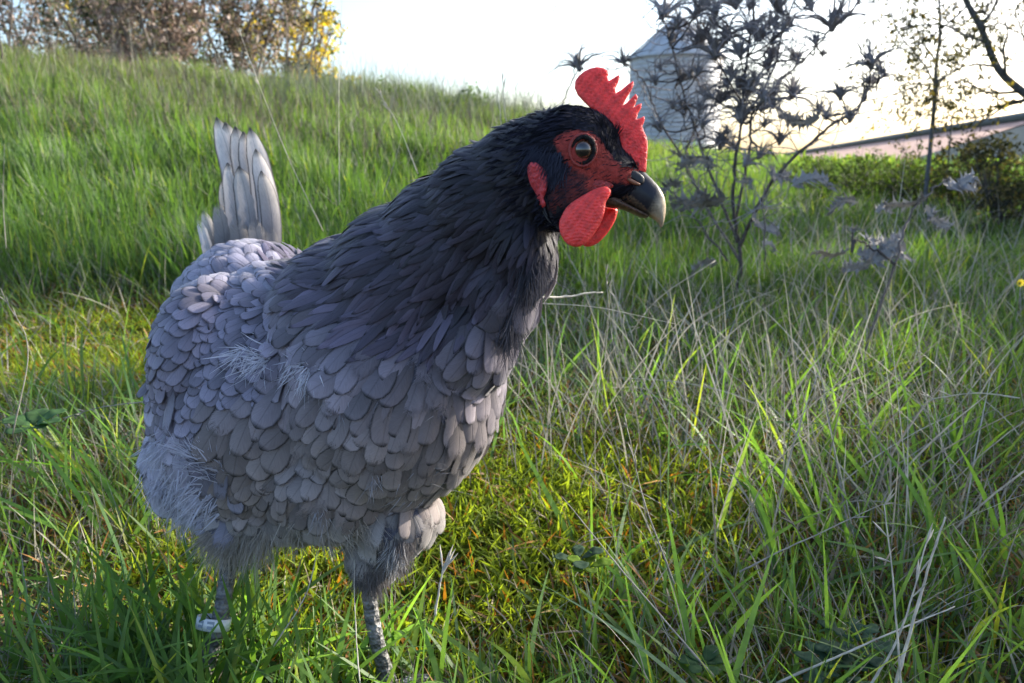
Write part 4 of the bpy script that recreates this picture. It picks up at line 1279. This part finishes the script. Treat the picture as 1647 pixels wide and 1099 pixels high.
# ------------------------------------------------------------------ dry stalks one can pick out
STALKS = [  # pixels and depths of root and tip, bow, thickness, label
    ((520, 372, 1.15), (455, 235, 1.12), (388, 60, 1.10), .0016, 'long pale stalk slanting up left from behind the hen\'s back'),
    ((546, 330, 1.4), (545, 150, 1.4), (549, -10, 1.4), .0013, 'thin upright pale stalk rising behind the hen\'s neck into the sky'),
    ((672, 280, 1.2), (640, 200, 1.2), (612, 152, 1.2), .0016, 'pale stalk leaning left above the middle of the hen\'s neck'),
    ((806, 205, 1.3), (803, 170, 1.3), (798, 140, 1.3), .0017, 'left of the two short pale stalks above the nape'),
    ((815, 200, 1.3), (811, 170, 1.3), (808, 130, 1.3), .0017, 'right of the two short pale stalks above the nape'),
    ((828, 145, 1.6), (868, 60, 1.6), (905, -10, 1.6), .0011, 'thin dark stalk slanting up right against the sky left of the comb'),
    ((615, 318, 1.3), (640, 240, 1.3), (655, 165, 1.3), .0012, 'thin grey stalk leaning right above the hen\'s back'),
    ((860, 480, .75), (915, 476, .78), (968, 468, .80), .0030, 'thick white dead stem lying flat right of the hen\'s neck'),
    ((865, 488, .85), (960, 495, .85), (1085, 522, .86), .0012, 'long grey straw lying just under the white dead stem'),
    ((1440, 1110, .50), (1480, 960, .50), (1516, 832, .50), .0022, 'thick pale stem leaning right at the lower right'),
    ((1395, 1110, .50), (1450, 1010, .50), (1490, 875, .50), .0016, 'thinner pale stem left of the thick leaning one'),
    ((1450, 1110, .49), (1438, 960, .49), (1422, 810, .49), .0014, 'pale stem leaning left that crosses the thick leaning one'),
    ((1250, 1099, .52), (1385, 1040, .51), (1538, 975, .50), .0016, 'long pale straw lying across the lower right corner'),
    ((1352, 990, .56), (1300, 880, .58), (1262, 820, .60), .0013, 'dark thin stem leaning left in the right foreground'),
    ((1190, 920, .58), (1290, 870, .58), (1418, 812, .58), .0013, 'straight straw rising gently to the right'),
    ((1085, 940, .58), (1035, 800, .60), (1010, 690, .62), .0013, 'thin grey stem below the thistle leaning left'),
    ((1150, 1090, .52), (1020, 940, .55), (905, 800, .58), .0013, 'long straw slanting down right below the beak'),
    ((1100, 740, .80), (1030, 600, .82), (990, 480, .84), .0014, 'grey stem slanting left beneath the wattles'),
    ((1000, 610, .80), (985, 540, .80), (975, 440, .80), .0014, 'upright grey stem close under the wattles'),
    ((1150, 420, 1.1), (1060, 480, 1.05), (1010, 540, 1.0), .0013, 'fine stem slanting down left from the thistle foot'),
    ((700, 990, .50), (706, 940, .50), (712, 905, .50), .0017, 'short white stalk standing right of the hen\'s leg'),
    ((580, 1110, .50), (572, 1000, .51), (570, 900, .52), .0009, 'thin white stalk in front of the hen\'s leg'),
    ((440, 1040, .52), (490, 960, .52), (510, 885, .53), .0010, 'bent pale straw between the hen\'s legs'),
    ((1438, 370, 1.7), (1447, 320, 1.7), (1456, 255, 1.7), .0022, 'pale upright stalk before the dark right bank'),
    ((1392, 600, 1.1), (1365, 480, 1.1), (1362, 360, 1.1), .0012, 'thin upright straw left of the grey thistle leaves'),
    ((20, 700, .75), (45, 560, .75), (8, 480, .75), .0013, 'bowed straw at the left edge of the picture'),
    ((395, 420, 1.6), (392, 340, 1.6), (385, 268, 1.6), .0014, 'thin grey stalk left of the tail'),
    ((10, 400, 1.3), (5, 320, 1.3), (7, 230, 1.3), .0014, 'thin grey stalk at the left edge on the hill'),
    ((245, 645, .70), (170, 655, .72), (100, 672, .74), .0013, 'brown straw lying level left of the hen\'s wing'),
    ((1640, 640, .80), (1570, 632, .82), (1500, 640, .84), .0016, 'pale straw lying level at the right edge'),
]
for (a0, a1, a2, r, lab) in STALKS:
    q = spline([P(*a0), P(*a1), P(*a2)], 24)
    q = q + np.cumsum(rng.normal(size=q.shape) * r * .10, axis=0)
    base = q[0].copy()
    t = root('dry_stalk', base, lab, 'stalk', 'single dry stalks')
    acc = Acc()
    bright = .60 if 'white' in lab or 'pale' in lab else (.16 if 'dark' in lab else .36)
    col = np.array([1.0, .93, .80]) * bright
    if q[0][1] < .62: r = r * 1.1
    tube(acc, q, np.linspace(r, r * .45, 24) * .5 * (1 + .25 * (np.arange(24) % 8 == 3)), 6, col=col * rng.uniform(.8, 1.1, (24, 1)))
    if rng.random() < .5 and r < .002:
        for _ in range(5):      # small side spikelets near the tip
            i = rng.integers(16, 24); d = unit(unit(q[-1] - q[0]) + rng.normal(size=3) * .5)
            tube(acc, [q[i], q[i] + d * r * 5, q[i] + d * r * 9], [r * .2, r * .5, r * .08], 4, col=col * .9, cap=False)
    part('stem', acc, M_dry, t)

# ------------------------------------------------------------------ thistles
GREYS = np.array([.24, .225, .235])
def head_mesh(seed, openness):
    r = np.random.default_rng(seed)
    acc = Acc()
    core = ICO[0][:, :] * np.array([.16, .16, .20]) * (1 + .08 * r.normal(size=(len(ICO[0]), 1)))
    # small core only: use every face of a coarse ball
    tube(acc, [(0, 0, -.22), (0, 0, -.12), (0, 0, .02), (0, 0, .16), (0, 0, .28)], [.04, .09, .12, .10, .05], 8, col=GREYS * .8)
    nb = int(r.integers(7, 11))
    for k in range(nb):         # long arching outer bracts, wide at the base, drooping at the tip
        a = k / nb * 6.283 + r.uniform(-.4, .4); L = r.uniform(.8, 1.6)
        rad = np.array([math.cos(a), math.sin(a), 0])
        up0 = r.uniform(.1, 1.1) * openness
        q = spline([rad * .08 + np.array([0, 0, -.05]), rad * .30 * L + np.array([0, 0, up0 * .35 + .08]), rad * .66 * L + np.array([0, 0, up0 * .38 + .05]), rad * L + np.array([0, 0, up0 * .15 - .12])], 9)
        q = q + r.normal(size=q.shape) * .012
        w = np.interp(np.linspace(0, 1, 9), [0, .3, .6, 1], [.052, .036, .018, .003]) * r.uniform(.6, 1.2)
        tube(acc, q, w, 4, col=GREYS * r.uniform(.7, 1.5), cap=False)
        for i in (1, 3, 4, 6):        # side spines
            sd = unit(np.cross(rad, [0, 0, 1.0])) * (1 if i % 2 else -1) + np.array([0, 0, .5]) + rad * .5
            tube(acc, [q[i], q[i] + sd * .10 * r.uniform(.6, 1.6)], [.013, .002], 3, col=GREYS * 1.2, cap=False)
    for k in range(11):         # upright inner spines
        a = r.random() * 6.283; rad = np.array([math.cos(a), math.sin(a), 0]); L = r.uniform(.4, 1.1)
        q = spline([rad * .10 + np.array([0, 0, .1]), rad * .20 + np.array([0, 0, .1 + L * .5]), rad * (.25 + .5 * r.random()) + np.array([0, 0, .1 + L])], 5)
        tube(acc, q, [.024, .018, .013, .008, .002], 3, col=GREYS * r.uniform(.6, 1.3), cap=False)
    return to_mesh('flower_head', acc, M_thistle)
HEADS = [head_mesh(5 + k, .15 + .12 * k) for k in range(8)]

def leaf_mesh(seed):
    r = np.random.default_rng(seed)
    acc = Acc()
    ph = r.random(3) * 6
    rib = lambda t: np.array([t, .06 * math.sin(t * 5 + ph[0]), .16 * math.sin(t * 4 + ph[1]) - .3 * t * t])
    mid = np.array([rib(t) for t in np.linspace(0, 1, 12)])
    w = np.interp(np.linspace(0, 1, 12), [0, .2, .8, 1], [.02, .10, .08, .01])
    V = np.concatenate([mid + np.array([0, 1, .25]) * w[:, None], mid, mid + np.array([0, -1, .25]) * w[:, None]])
    k = np.arange(11)
    acc.add(V, np.concatenate([np.stack([k, k + 1, k + 13, k + 12], -1), np.stack([k + 12, k + 13, k + 25, k + 24], -1)]), col=np.array([[.26, .25, .24]]) * np.ones((36, 1)))
    b, d, bd, sd, L, W = [], [], [], [], [], []
    for t in np.linspace(.08, .95, 9):
        for sg in (-1, 1):
            for m in range(2):
                b.append(rib(t) + np.array([0, sg * .05, .01])); dd = unit(np.array([.55 + .3 * m * r.normal(), sg * 1.0, .25 * r.normal()]))
                d.append(dd); bd.append(r.normal(size=3) * .35); sd.append(unit(np.array([1, -sg * .4, .5 * r.normal()])))
                L.append((.34 if m == 0 else .2) * r.uniform(.6, 1.2) * (1 - .5 * abs(t - .5))); W.append(.13 * r.uniform(.6, 1.2))
    c = np.array([[.26, .25, .255]]) * r.uniform(.6, 1.3, (len(b), 1))
    strips(acc, np.array(b), np.array(d), np.array(bd), np.array(sd), L, W, 5, c, c, prof=np.array([1, .9, .55, .28, .12, .02]))
    return to_mesh('leaf', acc, M_thistle)
LEAVES = [leaf_mesh(31 + k) for k in range(4)]

def thistle(base, stems, heads, leaves, label, group='dead thistles'):
    """stems: lists of (px, py, depth); heads: (px, py, depth, size_px)"""
    t = root('thistle', base, label, 'thistle', group)
    joints = []
    for (q, r) in stems:
        pts = np.array([base if p is None else P(*p) for p in q])
        sp = spline(pts, max(14, len(pts) * 6))
        sp[1:-1] += rng.normal(size=sp[1:-1].shape) * .0015
        acc = Acc()
        tube(acc, sp, np.linspace(r, r * .5, len(sp)) * (1 + .10 * rng.normal(size=len(sp))), 7, col=np.array([.115, .098, .092]) * rng.uniform(.7, 1.5))
        for _ in range(len(sp)):        # thorns on the stem
            i = rng.integers(0, len(sp)); d = unit(rng.normal(size=3))
            tube(acc, [sp[i], sp[i] + d * r * 3.2], [r * .4, .0001], 3, col=(.14, .12, .11), cap=False)
        joints.append(sp)
        part('stem', acc, M_thistle, t)
    J = np.vstack(joints)
    for (px, py, d, sz) in heads:
        p = P(px, py, d)
        i = np.argmin(np.linalg.norm(J - p, axis=1) + .3 * np.maximum(J[:, 2] - p[2], 0)); q = J[i]
        if np.linalg.norm(q - p) > .012:
            acc = Acc(); mid = (p + q) / 2 + np.array([0, 0, -.012]) + rng.normal(size=3) * .006
            s = spline([q, mid, p], 10)
            tube(acc, s, np.linspace(.0022, .0014, 10), 5, col=(.085, .072, .07))
            for _ in range(6):
                i = rng.integers(0, 10); dd = unit(rng.normal(size=3))
                tube(acc, [s[i], s[i] + dd * .008], [.0009, .0001], 3, col=(.12, .11, .11), cap=False)
            part('stem', acc, M_thistle, t)
            up = unit(p - mid + np.array([0, 0, .02]))
        else: up = np.array([0, 0, 1.0])
        up = unit(up + np.array([0, 0, .8]) + rng.normal(size=3) * .25)
        s = sz * d / FPX / 2
        rot = Vector(up).to_track_quat('Z', 'Y').to_euler()
        o = add_obj('flower_head', HEADS[rng.integers(0, 8)], t, Vector(p - np.array(t.location)), rot, s)
        o.rotation_euler.rotate_axis('Z', rng.random() * 6.28)
    if len(heads) > 20:      # the tangle of fine dead twigs
        acc = Acc()
        for _ in range(300):
            i = rng.integers(len(J) // 8, len(J)); d = unit(rng.normal(size=3) + np.array([0, 0, .5])); q = [J[i]]
            if J[i][2] < .25: continue
            for _k in range(4):
                d = unit(d + rng.normal(size=3) * .35); q.append(q[-1] + d * rng.uniform(.012, .045))
            sp = spline(q, 9)
            tube(acc, sp, np.linspace(.0015, .0005, 9), 4, col=GREYS * rng.uniform(.6, 1.5), cap=False)
            for k in (3, 5, 7):
                dd = unit(rng.normal(size=3)); tube(acc, [sp[k], sp[k] + dd * rng.uniform(.008, .02)], [.0009, .0001], 3, col=GREYS, cap=False)
        part('twigs', acc, M_thistle, t, kind='stuff')
    for (px, py, d, sz, ang) in leaves:
        p = P(px, py, d); s = sz * d / FPX
        o = add_obj('leaf', LEAVES[rng.integers(0, 4)], t, Vector(p - np.array(t.location)), (rng.uniform(.5, 1.3), rng.uniform(-.3, .3), math.radians(ang)), s)
    return t

def thistles():
    D = 1.70
    b = ground_at(1188, D + .02)
    J = lambda s=.12: rng.normal(0, s)
    stems = [([None, (1190, 440, D), (1186, 380, D), (1180, 300, D - .02), (1192, 200, D - .03), (1200, 110, D), (1210, 30, D), (1215, -40, D)], .0048),
             ([(1188, 400, D), (1240, 295, D - .05), (1314, 221, D - .08), (1360, 186, D - .1), (1388, 164, D - .1), (1401, 131, D - .1), (1426, 123, D - .1)], .0042),
             ([(1184, 350, D), (1205, 240, D), (1215, 175, D), (1280, 108, D + .05), (1341, 44, D + .05), (1385, 0, D + .06), (1420, -60, D + .06)], .0034),
             ([(1186, 390, D), (1150, 300, D + .02), (1120, 215, D + .04), (1100, 150, D + .04), (1078, 68, D + .05), (1066, 22, D + .05)], .0036),
             ([(1190, 420, D), (1135, 330, D + .05), (1103, 262, D + .1), (1116, 213, D + .1), (1150, 166, D + .1), (1160, 100, D + .1), (1130, 40, D + .1)], .0034),
             ([(1192, 200, D - .03), (1240, 120, D), (1260, 50, D), (1290, -30, D)], .003),
             ([(1100, 260, D + .1), (1060, 190, D + .12), (1035, 130, D + .12), (1003, 98, D + .12)], .0028),
             ([(1170, 420, D), (1110, 340, D + .1), (1060, 290, D + .15)], .0026),
             ([(1195, 380, D), (1225, 330, D - .1), (1230, 420, D - .2)], .0022)]
    heads = [(1003, 98, D + .12, 62), (1068, 20, D + .05, 80), (1080, 66, D, 50), (1062, 110, D, 42), (1128, 62, D, 90), (1150, 80, D, 76), (1212, 48, D, 66), (1236, 42, D, 60), (1176, 118, D, 70),
             (1204, 140, D, 66), (1132, 150, D, 56), (1082, 170, D, 46), (1060, 205, D, 46), (1190, 188, D, 62), (1244, 84, D, 70), (1276, 150, D, 62), (1312, 66, D, 60), (1282, 94, D, 50),
             (1340, 36, D, 84), (1400, 100, D - .1, 66), (1396, 130, D - .1, 56), (1352, 152, D - .1, 70), (1276, 152, D, 60), (1330, 186, D - .1, 60), (1368, 190, D - .1, 50), (1222, 250, D, 60),
             (1160, 232, D, 56), (1098, 172, D, 50), (1118, 24, D, 60), (1182, 4, D, 80), (1252, 8, D, 80), (1300, 0, D, 60), (1414, 112, D - .1, 44), (1230, 200, D, 54), (1255, 225, D, 50), (1200, 262, D, 50), (1130, 200, D, 50),
             (1420, 118, D - .1, 40), (1150, 20, D, 70), (1220, -10, D, 70), (1170, 50, D, 60), (1190, 84, D, 64), (1160, 160, D, 60), (1240, 160, D, 56)]
    heads += [(rng.normal(1175, 55), rng.normal(110, 75), D, rng.uniform(40, 66)) for _ in range(36)] + [(rng.normal(1270, 60), rng.normal(110, 70), D, rng.uniform(36, 60)) for _ in range(14)]
    heads = [(a, b_, c + J(.06), s * rng.uniform(1.0, 1.75)) for a, b_, c, s in heads]
    leaves = [(1150, 262, D - .05, 60, 170), (1172, 318, D - .1, 90, 160), (1150, 330, D - .1, 70, 200), (1212, 352, D - .1, 60, 20), (1276, 292, D - .1, 70, 10), (1240, 270, D - .1, 60, 30), (1100, 300, D, 60, 190),
              (1250, 180, D, 60, 20), (1180, 220, D, 60, 90), (1120, 250, D, 50, 120), (1320, 182, D - .1, 55, 170), (1216, 300, D - .1, 50, 100), (1150, 420, D - .1, 50, 200), (1230, 390, D - .15, 40, 40)]
    thistle(b, stems, heads, leaves, 'large dead grey thistle full of spiny heads beside the hen\'s comb')
    D2 = 1.9
    b = ground_at(925, D2)
    thistle(b, [([None, (905, 300, D2), (898, 200, D2), (908, 158, D2), (930, 112, D2)], .003)], [(930, 104, D2, 108)], [], 'single spiny thistle head standing against the sky left of the comb')
    D3 = 1.25
    b = ground_at(1410, D3)
    thistle(b, [([None, (1440, 420, D3), (1462, 350, D3), (1500, 305, D3), (1528, 285, D3)], .0026), ([(1440, 425, D3), (1405, 400, D3), (1375, 385, D3)], .0022)],
            [(1372, 372, D3, 34)],
            [(1490, 318, D3, 60, 160), (1520, 296, D3, 62, 10), (1545, 300, D3, 40, 20), (1486, 330, D3, 50, 250), (1490, 350, D3, 50, 280), (1400, 385, D3, 60, 40), (1380, 410, D3, 80, 0), (1410, 420, D3, 70, 20), (1420, 395, D3, 60, 30), (1365, 400, D3, 60, 180), (1398, 425, D3, 60, 200), (1405, 340, D3 + .1, 40, 10), (1380, 325, D3 + .1, 50, 170)],
            'low withered thistle with curled pale grey leaves in the right grass')
    D4 = 5.0
    for (px, h, lab) in ((28, .9, 'distant thistle rising over the left end of the hill crest'), (516, .62, 'distant thistle on the crest beside the open sky')):
        b = ground_at(px, D4)
        top = b + np.array([0, 0, h]); x, y, d = (v[0] for v in proj(top))
        x0, y0, d0 = (v[0] for v in proj(b + np.array([0, 0, h * .5])))
        thistle(b, [([None, (x0, y0, d0), (x, y, d)], .007), ([(x0, y0, d0), (x + 28, y + 24, d)], .005), ([(x0, y0, d0), (x - 25, y + 30, d)], .005)],
                [(x, y - 6, d, 34), (x + 28, y + 20, d, 28), (x - 25, y + 26, d, 28), (x + 8, y + 30, d, 24)], [], lab)
thistles()

# ------------------------------------------------------------------ broad-leaved weeds
def weed(px, py, d, n, size, col, label, upright=.25, round_=True, name='weed', cat='weed', group='broad-leaved weeds'):
    p = P(px, py, d); gzv = gz(p[0], p[1])
    base = np.array([p[0], p[1], gzv])
    t = root(name, base, label, cat, group)
    for k in range(n):
        a = k / n * 6.283 + rng.uniform(-.3, .3)
        L = size * rng.uniform(.8, 1.2)
        out = [(0, -.05), (.25, -.22), (.6, -.34), (.88, -.22), (1, 0), (.88, .22), (.6, .34), (.25, .22), (0, .05)] if round_ else \
              [(0, -.04), (.15, -.12), (.25, -.06), (.38, -.20), (.48, -.10), (.62, -.26), (.75, -.16), (.9, -.12), (1, 0), (.9, .12), (.75, .16), (.62, .26), (.48, .10), (.38, .20), (.25, .06), (.15, .12), (0, .04)]
        dx, dy = math.cos(a), math.sin(a); up = upright * rng.uniform(.5, 1.4)
        stalk = max(p[2] - gzv, .005)
        def f(x, y, tt):
            fx = (.15 + x) * L; z = stalk * .8 + up * L * (x - .55 * x * x) + .10 * L * np.abs(y) * 2 + .02 * L * np.sin(x * 14) + tt
            return base + np.stack([fx * dx - y * L * dy, fx * dy + y * L * dx, z], -1)
        acc = Acc(); solid_sheet(acc, out, .09, f, .0005, .1, col=np.array(col) * rng.uniform(.8, 1.2), smooth_n=36 if round_ else 0)
        part('leaf', acc, M_leaf, t)
weed(156, 1082, .50, 3, .020, (.10, .20, .03), 'weed with one broad round leaf at the lower left', upright=1.2)
weed(945, 885, .62, 5, .018, (.16, .25, .03), 'bright clover-like weed in the sunny patch right of the hen', upright=.6)
weed(930, 872, .63, 4, .018, (.07, .12, .07), 'grey-green weed just behind the bright clover-like one', upright=.7)
weed(1385, 1012, .545, 8, .030, (.05, .10, .06), 'flat rosette of dull green lobed leaves at the lower right', round_=False)
weed(1360, 1060, .52, 7, .028, (.05, .10, .06), 'second dull green rosette nearest the bottom at the lower right', round_=False)
weed(45, 645, .80, 7, .03, (.08, .16, .06), 'broad pale green rosette at the left edge below the sunny patch', upright=.5)
weed(1130, 1050, .54, 6, .016, (.06, .12, .05), 'small dark weed in the middle foreground', upright=.5)

# yellow flower at the right edge
def flower():
    p = P(1640, 455, 1.15); b = np.array([p[0], p[1], gz(p[0], p[1])])
    t = root('flower', b, 'small yellow flower at the right edge of the grass', 'flower')
    a = Acc(); tube(a, [b, b + (p - b) * .5 + np.array([.004, 0, 0]), p], .0012, 5, col=(.10, .16, .04)); part('stem', a, M_grass, t)
    for k in range(9):
        an = k / 9 * 6.283; d = unit(np.array([math.cos(an), -.35, math.sin(an)]))
        a = Acc(); strips(a, p[None], d[None], np.zeros((1, 3)), unit(np.cross(d, [0, 1.0, 0]))[None], np.array([.007]), np.array([.0035]), 3, np.array([[.7, .55, .04]]), np.array([[.75, .62, .06]]), prof=np.array([.4, 1, .9, .3]))
        part('petal', a, M_petal, t)
flower()
